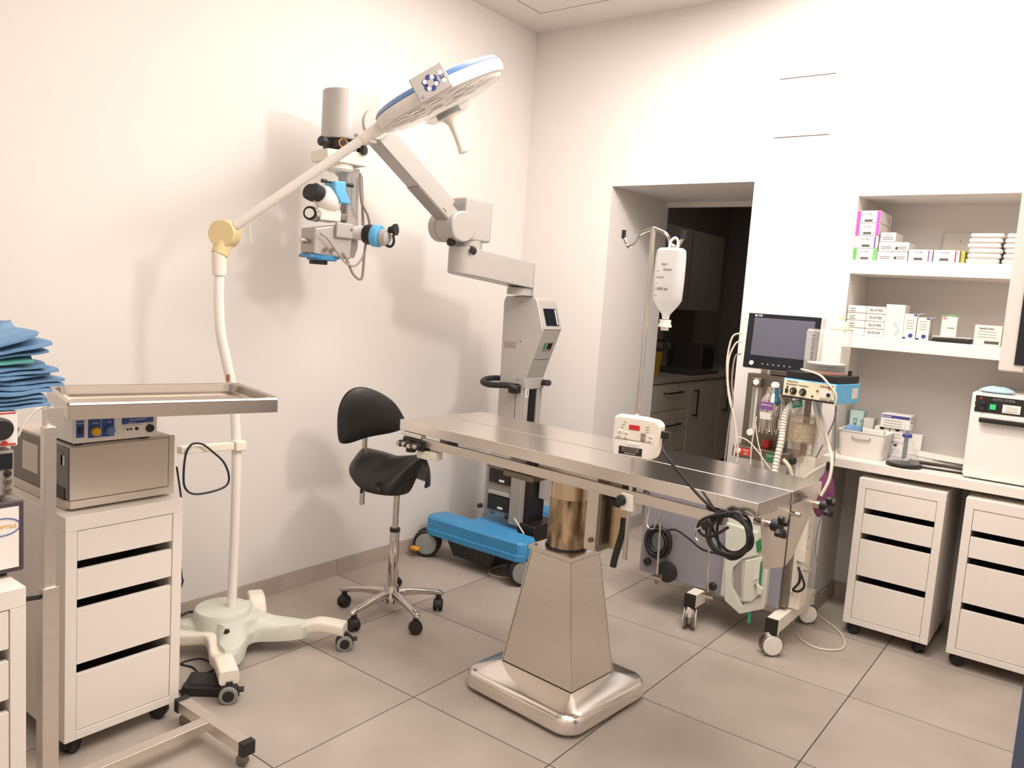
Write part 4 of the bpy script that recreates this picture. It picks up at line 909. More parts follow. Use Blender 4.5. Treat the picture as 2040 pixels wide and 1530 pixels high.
for y in (-1.3, -1.55): MB().box(FX - .28, FX - .03, y - .012, y + .012, .9285, .942).build('foot', M_MICROD, d2)
d3 = thing('suction_unit', 'white instrument with red stripes and a big black knob below the drapes', 'instrument', (FX - .15, -1.42, 1.045))
MB().box(FX - .3, FX - .004, -1.58, -1.27, 1.055, 1.135).build('casing', M_WHITEPL, d3, .003)
plate(d3, 'stripe', M_RED, (FX - .004, -1.42, 1.131), .29, .003, YU, ZU, .001); plate(d3, 'stripe', M_RED, (FX - .004, -1.42, 1.06), .29, .004, YU, ZU, .001)
MB().lathe([(.025, 0), (.025, .016), (.02, .02)], (FX - .004, -1.309, 1.098), (1, 0, 0), 24).build('big_knob', M_BLACKPL, d3); MB().lathe([(.006, 0), (.006, .004)], (FX - .004, -1.298, 1.063), (1, 0, 0), 12).build('small_button', M_RED, d3)
MB().box(FX - .28, FX - .03, -1.56, -1.3, 1.0455, 1.056).build('foot', M_BLACKPL, d3)
# folded drapes
def drape_sheet(zc_, ext, m, seed, thick, y1, droop, parent):
    n1, n2 = 26, 20; top = []; bot = []; y0, x0_, x1_ = -1.62, .2, .52
    for i in range(n1):
        for j in range(n2):
            a, b = i / (n1 - 1), j / (n2 - 1)
            yv = y0 + (y1 + ext * noise.noise(V((b * 3.3, seed, 0))) - y0) * a; xv = x0_ + (x1_ - x0_) * b + .02 * noise.noise(V((a * 4, seed * 2.1, 1)))
            w_ = .015 * noise.noise(V((a * 4.3, b * 3, 4.4))) + .005 * noise.noise(V((a * 8, b * 6.5, 1.7 + .2 * seed)))
            e = max(0, 1 - max(abs(2 * b - 1), a if a > .5 else 0) ** 8); lift = droop * max(0, a - .72) * 3.2
            top.append((xv, yv, zc_ + w_ + thick * (.55 + .45 * e ** .5) / 2 + lift)); bot.append((xv, yv, zc_ + w_ - thick * (.55 + .45 * e ** .5) / 2 + lift))
    K = n1 * n2; fs = []
    for i in range(n1 - 1):
        for j in range(n2 - 1):
            a = i * n2 + j; fs += [[a, a + 1, a + n2 + 1, a + n2], [K + a, K + a + n2, K + a + n2 + 1, K + a + 1]]
    bd = list(range(n2)) + [i * n2 + n2 - 1 for i in range(1, n1)] + [(n1 - 1) * n2 + j for j in range(n2 - 2, -1, -1)] + [i * n2 for i in range(n1 - 2, 0, -1)]
    fs += [[bd[(i + 1) % len(bd)], bd[i], K + bd[i], K + bd[(i + 1) % len(bd)]] for i in range(len(bd))]
    return MB().add(top + bot, fs).build('fold', m, parent)
def drape(label, zc_, ext, m, seed, thick, y1, droop, n=3):
    t = thing('folded_drape', label, 'drape', (.36, -1.4, zc_ - thick / 2), 0, 'folded surgical drapes on the instrument stack')
    random.seed(seed * 13)
    for k in range(n):
        drape_sheet(zc_ - thick / 2 + thick * (k + .5) / n, ext, m, seed + .37 * k, thick / n * .92, y1 - random.uniform(0, .03), droop * (k + 1) / n, t)
    return t
drape('lowest blue folded surgical drape lying on the red-striped instrument', 1.162, .03, M_DRAPE, 1, .03, -1.19, .0)
drape('second blue folded surgical drape up with a puffy rolled edge', 1.196, .025, M_DRAPE, 2, .034, -1.175, .0)
drape('third blue folded drape below the teal one in the stack', 1.228, .035, M_DRAPE, 5, .026, -1.185, .004)
drape('thin teal folded drape showing between the blue drapes', 1.251, .03, M_DRAPETEAL, 9, .012, -1.225, .004, 1)
drape('topmost blue folded drape with its corner sticking up', 1.274, .035, M_DRAPE, 7, .026, -1.20, .035)

# cable bracket arm clamped on the lamp pole, and hanging cable behind the drawer unit
br0, br1 = at(357, 897, 0, -.17), at(462, 888, 0, -.19)
ca = sl
dv = (br1 - br0).normalized(); MB().obox((br0 + br1) / 2, ((br1 - br0).length, .03, .028), dv, dv.cross(V((0, 0, 1))).normalized(), (0, 0, 1)).build('bracket_arm', M_CREAM, ca, .003)
MB().obox(br1 + dv * .028, (.05, .05, .04), dv, dv.cross(V((0, 0, 1))).normalized(), (0, 0, 1)).build('bracket_clamp', M_CREAM, ca, .006)
tag(MB().tube(spl([at(x, y, 0, -.15) for x, y in ((404, 885), (392, 883), (380, 887), (370, 906), (366, 940), (368, 970), (385, 984), (420, 980), (450, 968), (456, 948), (445, 920), (420, 897), (410, 889), (404, 885))], 6), .004, 6).build('hanging_cable', M_RUBBER), 'black cable looped over the cream pole bracket', 'cord')
tag(MB().tube(spl([at(x, y, 0, -.25) for x, y in ((352, 930), (360, 985), (362, 1010), (356, 1045), (352, 1100), (358, 1120), (362, 1150), (358, 1175))] + [V((-.25, -.55, .005))], 6), .004, 6).build('hanging_cable', M_RUBBER), 'black cable hanging down behind the drawer unit with the console', 'cord')
tag(MB().tube(spl([at(98, 808, 1, -1.06), at(75, 815, 1, -1.1), at(50, 840, 1, -1.14), at(35, 870, 1, -1.2)], 6), .004, 6).build('grey_cable', M_CABLEW), 'pale cable bowing between the drape stack and the tray post', 'cord')
# foot pedal and its lead
fpd = thing('foot_pedal', 'small black foot pedal on the floor beside the lamp leg', 'foot pedal', (.06, -.475, 0))
pu2 = V((.75, .66, 0)).normalized(); pv2 = V((-.66, .75, 0))
def pdl(a, b, z): return V((.045, -.49, z)) + pu2 * a + pv2 * b
MB().hexa([pdl(-.07, -.045, .001), pdl(.07, -.045, .001), pdl(.07, .045, .001), pdl(-.07, .045, .001)], [pdl(-.068, -.043, .032), pdl(.068, -.043, .032), pdl(.06, .043, .05), pdl(-.06, .043, .05)]).build('pedal_body', M_BLACKPL, fpd, .004)
MB().hexa([pdl(-.05, -.03, .034), pdl(.055, -.03, .034), pdl(.05, .03, .05), pdl(-.045, .03, .05)], [pdl(-.045, -.026, .042), pdl(.05, -.026, .042), pdl(.045, .026, .057), pdl(-.04, .026, .057)]).build('pedal_plate', M_RUBBER, fpd, .003)
tag(MB().tube(spl([pdl(-.0, .05, .02), at(402, 1350, 2, .004), at(385, 1330, 2, .004), at(360, 1322, 2, .004), at(400, 1312, 2, .004), at(430, 1330, 2, .004), at(400, 1345, 2, .005), at(370, 1360, 2, .004), at(362, 1376, 2, .004), at(340, 1372, 2, .004), at(320, 1370, 2, .004)], 6), .0035, 6).build('pedal_lead', M_RUBBER), 'black lead curling on the floor from the foot pedal', 'cord')
MB().tube(spl([at(x, y, 0, -.30) for x, y in ((397, 1222), (380, 1219), (362, 1226))] + [V((-.32, -.52, .1)), V((-.34, -.6, .01))], 6), .0055, 6).build('mains_lead', M_RUBBER, sl)

# ================================================================== THINGS ON THE SHELVES AND DESK
XU = V((1, 0, 0)); ZU = V((0, 0, 1))
def pxbox(name, label, cat, x0, yt, x1, yb, Y, zb, depth, m, group=None, zt=None, bevel=.001):
    """front face at plane Y from photo pixels; stands on height zb"""
    X0, X1 = at(x0, yb, 1, Y).x, at(x1, yb, 1, Y).x; h = (zt if zt else at((x0 + x1) / 2, yt, 1, Y).z) - zb
    t = thing(name, label, cat, ((X0 + X1) / 2, Y + depth / 2, zb), 0, group)
    MB().box(X0, X1, Y, Y + depth, zb + .0004, zb + h - .0004).build('carton', m, t, bevel, 1)
    t['dim'] = (X0, X1, Y, zb, h); return t, X0, X1, h
def strip(t, X0, w_, Y, z, h, m, nm='colour_stripe'): plate(t, nm, m, (X0 + w_ / 2, Y, z + h / 2), w_, h, XU, ZU, .0006)
def z1(x, y): return 1640 + .2156 * x, 370 + .2157 * y
U = 1.748; Yf = 2.0
cols = [('pink', M_PINK, 'uppermost pink-banded carton in the tall shelf stack'), ('pink', M_PINK, 'second pink-banded carton in the tall shelf stack'), ('purple', M_PURPLE, 'white carton with one purple stripe in the tall shelf stack'), ('green', M_GREENB, 'green-banded carton at the foot of the tall shelf stack')]
hh = .0585
for i, (nm, m, l) in enumerate(cols):
    zb_ = U + (3 - i) * hh; X0, X1 = at(1698, 517, 1, Yf).x, at(1745, 517, 1, Yf).x
    t = thing('glove_carton', l, 'carton', ((X0 + X1) / 2, Yf + .1, zb_), 0, 'tall carton stack on the upper shelf')
    MB().box(X0, X1, Yf, Yf + .22, zb_ + .0008, zb_ + hh - .0008).build('carton', M_PAPER, t, .0018, 2)
    w_ = X1 - X0
    if nm == 'purple': strip(t, X1 - .018, .008, Yf, zb_ + .003, hh - .006, m)
    else: strip(t, X0 + .001, .016, Yf, zb_ + .002, hh - .004, m); strip(t, X1 - .017, .016, Yf, zb_ + .002, hh - .004, m); plate(t, 'side_mark', m, (X1, Yf + .17, zb_ + hh / 2), .012, .03, (0, 1, 0), ZU, .0006)
    text(t, 'SUTURE', ((X0 + X1) / 2 - .004, Yf - .0008, zb_ + hh * .72), XU, ZU, .009, M_INK)
    plate(t, 'label_print', M_INK, ((X0 + X1) / 2, Yf, zb_ + hh * .2), .036, .011, XU, ZU, .0005)
def small(x0, yt, x1, yb, base, l, cat='carton', d=.12, g='small cartons on the upper shelf', m=M_PAPER, Y=Yf, prints=True, zt=None, ttl=None):
    a, b = z1(x0, yt), z1(x1, yb); t, X0, X1, h = pxbox('small_carton', l, cat, a[0], a[1], b[0], b[1], Y, base, d, m, g, zt)
    if prints:
        if ttl: text(t, ttl, ((X0 + X1) / 2, Y - .0008, base + h * .75), XU, ZU, h * .2, M_INK)
        for k in range(2): plate(t, 'label_print', M_INK, ((X0 + X1) / 2 + .004 * k, Y, base + h * (.5 - .22 * k)), (X1 - X0) * (.62 - .2 * k), h * .07, XU, ZU, .0005)
    return t, X0, X1, h
sh = .0445
for (x0, x1, k, l, ttl) in ((495, 632, 0, 'small white carton at the foot of the short stack beside the green band', None), (500, 637, 1, 'plain small white carton in the middle of the short stack', None), (505, 645, 2, 'small carton with two printed arrows atop the short stack', '^ ^'), (634, 772, 0, 'small white carton under the square-marked carton', None), (638, 776, 1, 'small carton with a square mark on a second short stack', None)):
    a, b = z1(x0, 600)[0], z1(x1, 600)[0]; X0, X1 = at(a, 517, 1, Yf).x, at(b, 519, 1, Yf).x; zb_ = U + k * sh
    t = thing('small_carton', l, 'carton', ((X0 + X1) / 2, Yf + .07, zb_), 0, 'small cartons on the upper shelf')
    MB().box(X0, X1, Yf, Yf + .15, zb_ + .0008, zb_ + sh - .0008).build('carton', M_PAPER, t, .0018, 2)
    if ttl: text(t, ttl, ((X0 + X1) / 2, Yf - .0008, zb_ + sh * .65), XU, ZU, .02, M_COPPER); plate(t, 'side_mark', M_GREYGREEN, (X1, Yf + .08, zb_ + sh / 2), .05, .02, (0, 1, 0), ZU, .0005)
    for q in range(2): plate(t, 'label_print', M_INK, ((X0 + X1) / 2, Yf, zb_ + sh * (.3 + .18 * q)), (X1 - X0) * .7, .003, XU, ZU, .0005)
    if 'square' in l: plate(t, 'square_mark', M_DARKINK, (X0 + .012, Yf, zb_ + sh * .35), .01, .01, XU, ZU, .0006)
for x0, x1, m, l in ((780, 1000, M_PURPLE, 'low white carton with a purple stripe on the upper shelf'), (1012, 1250, M_RED, 'low white carton with a red stripe on the upper shelf')):
    a, b = z1(x0, 600)[0], z1(x1, 600)[0]; X0, X1 = at(a, 521, 1, Yf).x, at(b, 523, 1, Yf).x
    t = thing('low_carton', l, 'carton', ((X0 + X1) / 2, Yf + .07, U), 0, 'low cartons on the upper shelf'); MB().box(X0, X1, Yf, Yf + .16, U + .0004, U + .056).build('carton', M_PAPER, t, .0018, 2)
    strip(t, X1 - .018, .006, Yf, U + .003, .05, m); plate(t, 'label_print', M_INK, ((X0 + X1) / 2 - .008, Yf, U + .014), .036, .012, XU, ZU, .0005); text(t, 'SUTURE', ((X0 + X1) / 2 - .008, Yf - .0008, U + .044), XU, ZU, .009, M_INK)
gx0, gx1 = at(z1(1255, 0)[0], 523, 1, Yf).x, at(z1(1300, 0)[0], 523, 1, Yf).x
tag(MB().box(gx0, gx1 - .002, Yf + .02, Yf + .14, U + .0004, U + .055).build('olive_packet', mat('olive_card', '#a8a553', .7), None, .003), 'olive green packet between the red-striped carton and the gauze', 'packet')
cx0, cx1 = at(z1(1095, 0)[0], 500, 1, 2.3).x, at(z1(1430, 0)[0], 500, 1, 2.3).x
t = thing('leaning_card', 'pale notice card leaning on the niche back behind the cartons', 'card', ((cx0 + cx1) / 2, 2.3, U))
MB().hexa([(cx0, 2.285, U + .001), (cx1, 2.285, U + .001), (cx1, 2.29, U + .001), (cx0, 2.29, U + .001)], [(cx0, 2.325, U + .165), (cx1, 2.325, U + .165), (cx1, 2.33, U + .165), (cx0, 2.33, U + .165)]).build('card', M_PAPER, t)
text(t, '1', ((cx0 + cx1) / 2, 2.312, U + .125), XU, V((0, .24, .97)), .02, M_INK)
ORD = ['lowest', 'second-lowest', 'third-lowest', 'fourth-lowest', 'second-highest', 'topmost']
def gauze_stack(xa, xb, n, l, Y0, tied):
    X0, X1 = at(xa, 523, 1, Yf).x, at(xb, 523, 1, Yf).x
    for k in range(n):
        o = .004 * ((k * 7) % 3 - 1); hk = .022
        b = MB(); b.rbox(((X0 + X1) / 2 + o, Y0 + .08), (X1 - X0) / 2, .075, .012, U + .0006 + k * hk, U + (k + 1) * hk - .0006, .007)
        tag(b.build('gauze_pad', M_GAUZE), ORD[k] + ' ' + l, 'gauze', l)
gauze_stack(1925, 1992, 6, 'folded white gauze pad stacked beside the olive packet', Yf - .01, 1)
gauze_stack(1997, 2060, 6, 'folded white gauze pad in the stack nearer the shelf end', Yf - .01, 1)
# lower shelf
Lz = 1.395; rh = .0355
for c, (x0, x1) in enumerate(((200, 372), (376, 550))):
    X0, X1 = at(z1(x0, 0)[0], 668, 1, Yf).x, at(z1(x1, 0)[0], 670, 1, Yf).x
    for k in range(4):
        zb_ = Lz + k * rh
        l = ['lowest', 'second-lowest', 'second-highest', 'topmost'][k] + ' flat white glove carton in the stack %s' % ('against the niche side' if c == 0 else 'with bold black print beside the tall box')
        t = thing('flat_carton', l, 'carton', ((X0 + X1) / 2, Yf + .08, zb_), 0, 'flat glove cartons'); MB().box(X0, X1, Yf, Yf + .17, zb_ + .001, zb_ + rh - .001).build('carton', M_PAPER, t, .0018, 2)
        if c: text(t, 'GLOVES', ((X0 + X1) / 2, Yf - .0008, zb_ + rh * .5), XU, ZU, .016, M_DARKINK)
        else: text(t, 'Latex', (X0 + .024, Yf - .0008, zb_ + rh * .6), XU, ZU, .011, M_INK); plate(t, 'label_print', M_INK, (X0 + .024, Yf, zb_ + rh * .25), .028, .003, XU, ZU, .0005)
X0, X1 = at(z1(550, 0)[0], 672, 1, Yf - .01).x, at(z1(728, 0)[0], 673, 1, Yf - .01).x; t = thing('tall_carton', 'tall white carton with pale blue swirls on the lower shelf', 'carton', ((X0 + X1) / 2, Yf + .05, Lz))
MB().box(X0, X1, Yf - .01, Yf + .09, Lz + .0004, Lz + .155).build('carton', M_PAPER, t, .0018, 2)
for r in (.034, .026): MB().tube([(X0 + .03 + r * math.cos(a), Yf - .0105, Lz + .04 + r * math.sin(a)) for a in [-1.0 + 2.2 * i / 12 for i in range(13)]], .002, 5).build('swirl_print', M_LTBLUE, t)
for i, (x0, x1, ht) in enumerate(((728, 845, .117), (852, 968, .104))):
    X0, X1 = at(z1(x0, 0)[0], 675, 1, Yf - .012).x, at(z1(x1, 0)[0], 677, 1, Yf - .012).x
    t = thing('dressing_box', ['taller white dressing box with blue corners and an open flap', 'shorter tilted white dressing box with blue corners beside the taller one'][i], 'carton', ((X0 + X1) / 2, Yf + .04, Lz), 0, 'dressing boxes')
    MB().box(X0, X1, Yf - .012, Yf + .06, Lz + .0004, Lz + ht).build('carton', M_PAPER, t, .0018, 2)
    plate(t, 'blue_corner', M_NAVY, (X1 - .008, Yf - .012, Lz + ht - .005), .014, .008, XU, ZU, .0006); plate(t, 'blue_corner', M_NAVY, (X0 + .007, Yf - .012, Lz + .006), .012, .009, XU, ZU, .0006)
    MB().lathe([(.010, 0), (.0095, .0006)], ((X0 + X1) / 2 + .006, Yf - .012, Lz + .018), (0, -1, 0), 20).build('oval_logo', M_NAVY, t)
    for k in range(4): plate(t, 'label_print', M_INK, ((X0 + X1) / 2, Yf - .012, Lz + .05 + .012 * k), .03, .0018, XU, ZU, .0004)
    MB().hexa([(X1, Yf - .01, Lz + ht - .004), (X1 + .018, Yf + .0, Lz + ht + .004), (X1 + .018, Yf + .05, Lz + ht + .004), (X1, Yf + .05, Lz + ht - .004)], [(X1, Yf - .01, Lz + ht - .002), (X1 + .018, Yf + .0, Lz + ht + .006), (X1 + .018, Yf + .05, Lz + ht + .006), (X1, Yf + .05, Lz + ht - .002)]).build('open_flap', M_PAPER, t)
X0, X1 = at(z1(985, 0)[0], 680, 1, Yf - .02).x, at(z1(1370, 0)[0], 684, 1, Yf - .02).x
t = thing('dark_tray', 'dark curved tray with a white rim under the green-topped carton', 'tray', ((X0 + X1) / 2, Yf + .06, Lz))
MB().poly([(X0, Yf - .02, Lz + .004), (X0 + .03, Yf - .02, Lz + .0015), (X1 - .02, Yf - .02, Lz + .001), (X1, Yf - .02, Lz + .006), (X1 - .01, Yf - .02, Lz + .018), (X0 + .09, Yf - .02, Lz + .022), (X0 + .01, Yf - .02, Lz + .018)], (0, 1, 0), 0, .14).build('tray_body', M_BLACKPL, t, .003)
MB().box(X0 + .008, X1 - .005, Yf - .015, Yf + .12, Lz + .022, Lz + .026).build('tray_rim', M_PAPER, t, .001)
X2, X3 = at(z1(1078, 0)[0], 668, 1, Yf).x, at(z1(1225, 0)[0], 668, 1, Yf).x
t = thing('green_topped_carton', 'upright white carton with a green curved top standing on the dark tray', 'carton', ((X2 + X3) / 2, Yf + .05, Lz + .026))
MB().box(X2, X3, Yf, Yf + .07, Lz + .0264, Lz + .118).build('carton', M_PAPER, t, .0018, 2)
MB().tube(spl([(X2 + .002, Yf - .001, Lz + .115), ((X2 + X3) / 2, Yf - .001, Lz + .121), (X3 - .002, Yf - .001, Lz + .117)]), .0022, 6).build('green_arc', M_GREENB, t)
text(t, 'BBE', (X2 + .012, Yf - .0008, Lz + .106), XU, ZU, .01, M_RED); plate(t, 'label_print', M_INK, (X2 + .04, Yf, Lz + .065), .03, .003, XU, ZU, .0005)
X2, X3 = at(z1(1382, 0)[0], 686, 1, Yf - .02).x, at(z1(1638, 0)[0], 688, 1, Yf - .02).x
t = thing('wide_carton', 'wide white carton with grey print beside the dark tray', 'carton', ((X2 + X3) / 2, Yf + .05, Lz)); MB().box(X2, X3, Yf - .02, Yf + .1, Lz + .0004, Lz + .088).build('carton', M_PAPER, t, .0018, 2)
text(t, 'Gasbinden', (X2 + .045, Yf - .0208, Lz + .074), XU, ZU, .014, M_INK); plate(t, 'label_print', M_INK, (X3 - .035, Yf - .02, Lz + .014), .055, .012, XU, ZU, .0005)
for k in range(3): plate(t, 'label_print', M_INK, (X2 + .05, Yf - .02, Lz + .06 - .012 * k), .07, .0015, XU, ZU, .0004)
tag(MB().box(X3 + .004, X3 + .016, Yf - .01, Yf + .02, Lz + .0004, Lz + .13).build('teal_tube_pack', M_TEALTUBE), 'narrow teal and clear pack standing at the end of the lower shelf', 'pack')
# desk things
D = .82
def z3(x, y): return 1620 + .2059 * x, 660 + .2059 * y
X0, X1 = 1.455, 1.675
t = thing('storage_bin', 'open white plastic storage bin with hand slots on the desk', 'bin', ((X0 + X1) / 2, 2.0, D))
R_ = [[((X0 + X1) / 2 + a, 2.02 + b, z) for a, b in rrect(hx, hy, r, 4)] for hx, hy, r, z in ((.095, .065, .02, D + .0005), (.098, .068, .02, D + .006), (.106, .08, .022, D + .12), (.11, .084, .024, D + .122), (.11, .084, .024, D + .126), (.103, .077, .02, D + .124), (.094, .064, .018, D + .01))]
bb = MB().rings(R_).build('bin_body', M_WHITEPL, t)
MB().tube(spl([((X0 + X1) / 2 + a, 1.938 - .0, D + .095 + b) for a, b in ((-.04, .006), (-.036, -.004), (0, -.006), (.036, -.004), (.04, .006))]), .0028, 6).build('hand_slot', M_MICROD, bb)
tag(MB().rbox((X0 + .055, 2.01), .04, .03, .02, D + .085, D + .142, .015).build('blue_sponge', M_DRAPE), 'blue folded cloth poking out of the white storage bin', 'cloth')
tag(MB().rbox((X0 + .15, 2.02), .045, .02, .01, D + .08, D + .135, .006).build('strip_pack', M_GREYGREEN), 'pale green-printed strip pack inside the white storage bin', 'pack')
def dbox(nm, l, x0, yt, x1, yb, Y, zb, h, dpt, m, grp=None):
    a, b = z3(x0, yb), z3(x1, yb); X0, X1 = at(a[0], a[1], 1, Y).x, at(b[0], b[1], 1, Y).x
    t = thing(nm, l, 'carton', ((X0 + X1) / 2, Y + dpt / 2, zb), 0, grp); MB().box(X0, X1, Y, Y + dpt, zb + .0004, zb + h - .0004).build('carton', m, t, .001, 1); return t, X0, X1
t, X0, X1 = dbox('teal_carton', 'pale teal carton with sideways lettering behind the storage bin', 350, 0, 480, 880, 2.2, D, .195, .07, M_TEAL)
text(t, 'ENCE', (X0 + .028, 2.199, D + .13), (0, 0, 1), (-1, 0, 0), .024, M_INK); text(t, 'PLUS', (X0 + .06, 2.199, D + .13), (0, 0, 1), (-1, 0, 0), .024, M_INK)
dbox('plain_carton', 'plain off-white carton between the teal carton and purple boxes', 485, 0, 585, 880, 2.19, D, .165, .08, M_PAPER)
pw = .066; px0 = at(*z3(598, 905), 1, 2.1).x
for k in range(2):
    for r in range(2):
        zb_ = D + .005 + r * .072 - .005; xx = px0 + k * (pw + .003)
        l = ['lower', 'upper'][r] + ' purple-edged suture box ' + ['next to the plain carton', 'with the blue side beside the flask'][k]
        t = thing('suture_box', l, 'carton', (xx + pw / 2, 2.17, zb_), 0, 'purple-edged suture boxes'); MB().box(xx, xx + pw, 2.1, 2.24, zb_ + .0004, zb_ + .0712).build('carton', M_PAPER, t, .0018, 2)
        plate(t, 'purple_edge', M_LAV, (xx + pw / 2, 2.1, zb_ + .008), pw * .96, .008, XU, ZU, .0005); plate(t, 'blue_side', M_SLATE, (xx + pw, 2.17, zb_ + .036), .138, .068, (0, 1, 0), ZU, .0005)
        MB().poly([(xx + pw / 2 + .011 * math.cos(a), 2.1, zb_ + .07 + .011 * math.sin(a)) for a in [PI + PI * i / 8 for i in range(9)]], (0, -1, 0), 0, .0008).build('thumb_cut', M_DARKINK, t)
        for q in range(2): plate(t, 'label_print', M_INK, (xx + pw / 2, 2.1, zb_ + .03 + .014 * q), .035, .002, XU, ZU, .0004)
zb_ = D + .144; t = thing('blue_banded_box', 'white box with a navy band lying on the purple-edged boxes', 'carton', (px0 + .085, 2.15, zb_)); MB().box(px0 + .025, px0 + .155, 2.09, 2.23, zb_ + .0004, zb_ + .066).build('carton', M_PAPER, t, .0018, 2)
plate(t, 'navy_band', M_NAVY, (px0 + .09, 2.09, zb_ + .056), .124, .014, XU, ZU, .0006); text(t, 'Steriseal', (px0 + .05, 2.089, zb_ + .056), XU, ZU, .012, M_WHITEPL)
for q in range(3): plate(t, 'label_print', M_INK, (px0 + .08, 2.09, zb_ + .012 + .012 * q), .08, .002, XU, ZU, .0004)
dbox('medicine_carton', 'cream leaflet-printed carton standing behind the flask', 915, 0, 1045, 1110, 2.12, D, .125, .06, M_PAPER)
# flask
fc = at(1793, 927, 2, D); fc.y += .0
fc = V((1.762, 1.925, D))
t = thing('glass_cone', 'clear glass cone on a dark round base with a narrow neck', 'glassware', fc)
MB().lathe([(.07, .0005), (.075, .004), (.075, .012), (.07, .016), (.06, .017)], fc, seg=36).build('dark_base', M_BLACKPL, t)
MB().lathe([(.066, .017), (.066, .02), (.05, .06), (.03, .11), (.02, .135), (.016, .15), (.015, .19), (.018, .195)], fc, seg=36, cap=False).build('cone', M_GLASS, t)
MB().lathe([(.02, .134), (.0205, .145), (.017, .15)], fc, seg=24).build('neck_band', M_NAVY, t)
# papers
random.seed(11)
for k in range(9):
    a = random.uniform(-.25, .25); cxp = 1.89 + random.uniform(-.03, .02); cyp = 2.04 + random.uniform(-.03, .03); hw_, hd_ = .11, .075
    c_, s_ = math.cos(a), math.sin(a); z = D + .0008 + .0062 * k
    q = [(cxp + c_ * x - s_ * y, cyp + s_ * x + c_ * y) for x, y in ((-hw_, -hd_), (0, -hd_), (hw_, -hd_), (hw_, hd_), (0, hd_), (-hw_, hd_))]
    lift = [random.uniform(0, .004) for _ in q]; lift = [x if i not in (1, 4) else 0 for i, x in enumerate(lift)]
    tag(MB().hexa([(x, y, z + l_ * .3) for (x, y), l_ in zip(q, lift)], [(x, y, z + .004 + l_ * .4) for (x, y), l_ in zip(q, lift)]).build('document', M_PAPER if k != 1 else M_LTBLUE), ['lowest document lying flat on the desk in the paper pile', '', 'document just above the blue leaflet in the paper pile', 'third document up from the blue leaflet in the paper pile', 'document in the middle of the untidy paper pile', 'document just above the middle of the paper pile', 'third document from the top of the paper pile', 'second document from the top of the paper pile', 'topmost loose document of the paper pile beside the steriliser'][k] if k != 1 else 'pale blue leaflet low in the untidy paper pile', 'document', 'paper pile on the desk')
# steriliser
ax0 = at(1915, 950, 1, 1.9).x
au = thing('steriliser', 'white table-top steriliser with black control panel and handle on the desk', 'steriliser', (ax0 + .21, 2.08, D))
MB().box(ax0, ax0 + .42, 1.9, 2.3, D + .012, 1.195).build('casing', M_WHITEPL, au, .006)
for x in (.04, .38):
    for y in (1.94, 2.26): MB().cyl((ax0 + x, y, D + .0005), (ax0 + x, y, D + .014), .015, seg=12).build('foot', M_RUBBER, au)
pn2 = plate(au, 'control_panel', M_BLACKPL, (ax0 + .215, 1.9, 1.148), .40, .07, XU, ZU, .003)
plate(au, 'door', M_WHITEPL, (ax0 + .21, 1.9, .967), .405, .28, XU, ZU, .008, .003)
MB().box(ax0 + .04, ax0 + .36, 1.865, 1.885, 1.072, 1.092).box(ax0 + .06, ax0 + .075, 1.88, 1.9, 1.075, 1.09).box(ax0 + .32, ax0 + .335, 1.88, 1.9, 1.075, 1.09).build('door_handle', M_BLACKPL, au, .003)
plate(pn2, 'green_switch', mat('green_lit_switch', '#2fae68', .35, emit=.4), (ax0 + .082, 1.897, 1.14), .022, .022, XU, ZU, .004)
mt = plate(pn2, 'meter', M_WHITEPL, (ax0 + .15, 1.897, 1.138), .065, .035, XU, ZU, .003); plate(mt, 'meter_window', M_GREYGREEN, (ax0 + .15, 1.894, 1.138), .042, .022, XU, ZU, .002)
for z in (1.155, 1.13): MB().lathe([(.012, 0), (.011, .012)], (ax0 + .043, 1.897, z), (0, -1, 0), 16).build('dial', M_RUBBER, pn2)
text(pn2, 'AUTO STERIL', (ax0 + .12, 1.8965, 1.172), XU, ZU, .014, M_MICROD); plate(pn2, 'badge', M_BLUEPANEL, (ax0 + .21, 1.897, 1.128), .03, .018, XU, ZU, .002)
plate(pn2, 'red_mark', M_RED, (ax0 + .035, 1.897, 1.172), .012, .006, XU, ZU, .001)
for z in (1.135, 1.16): MB().lathe([(.003, 0), (.003, .002)], (ax0 + .015, 1.897, z), (0, -1, 0), 8).build('lamp_dot', M_WHITEPL, pn2)
random.seed(5); vs = []
cl_ = MB(); R_ = []
for k, (r, z) in enumerate(((.05, 0), (.055, .008), (.045, .018), (.028, .026), (.006, .028))):
    R_.append([(ax0 + .085 + (r * 1.3) * math.cos(a) * (1 + .25 * noise.noise(V((a, k, 1)))), 1.97 + r * math.sin(a), 1.1955 + z * (1 + .4 * noise.noise(V((a * 2, k, 3))))) for a in [2 * PI * i / 18 for i in range(18)]])
tag(cl_.rings(R_).build('crumpled_cap', M_LTBLUE, None, sub=1), 'crumpled pale blue cap lying on top of the steriliser', 'cap')
tag(MB().rbox((ax0 + .26, 1.96), .05, .03, .008, 1.1955, 1.212, .004).build('white_pack', M_WHITEPL), 'flat white pack lying on top of the steriliser', 'pack')

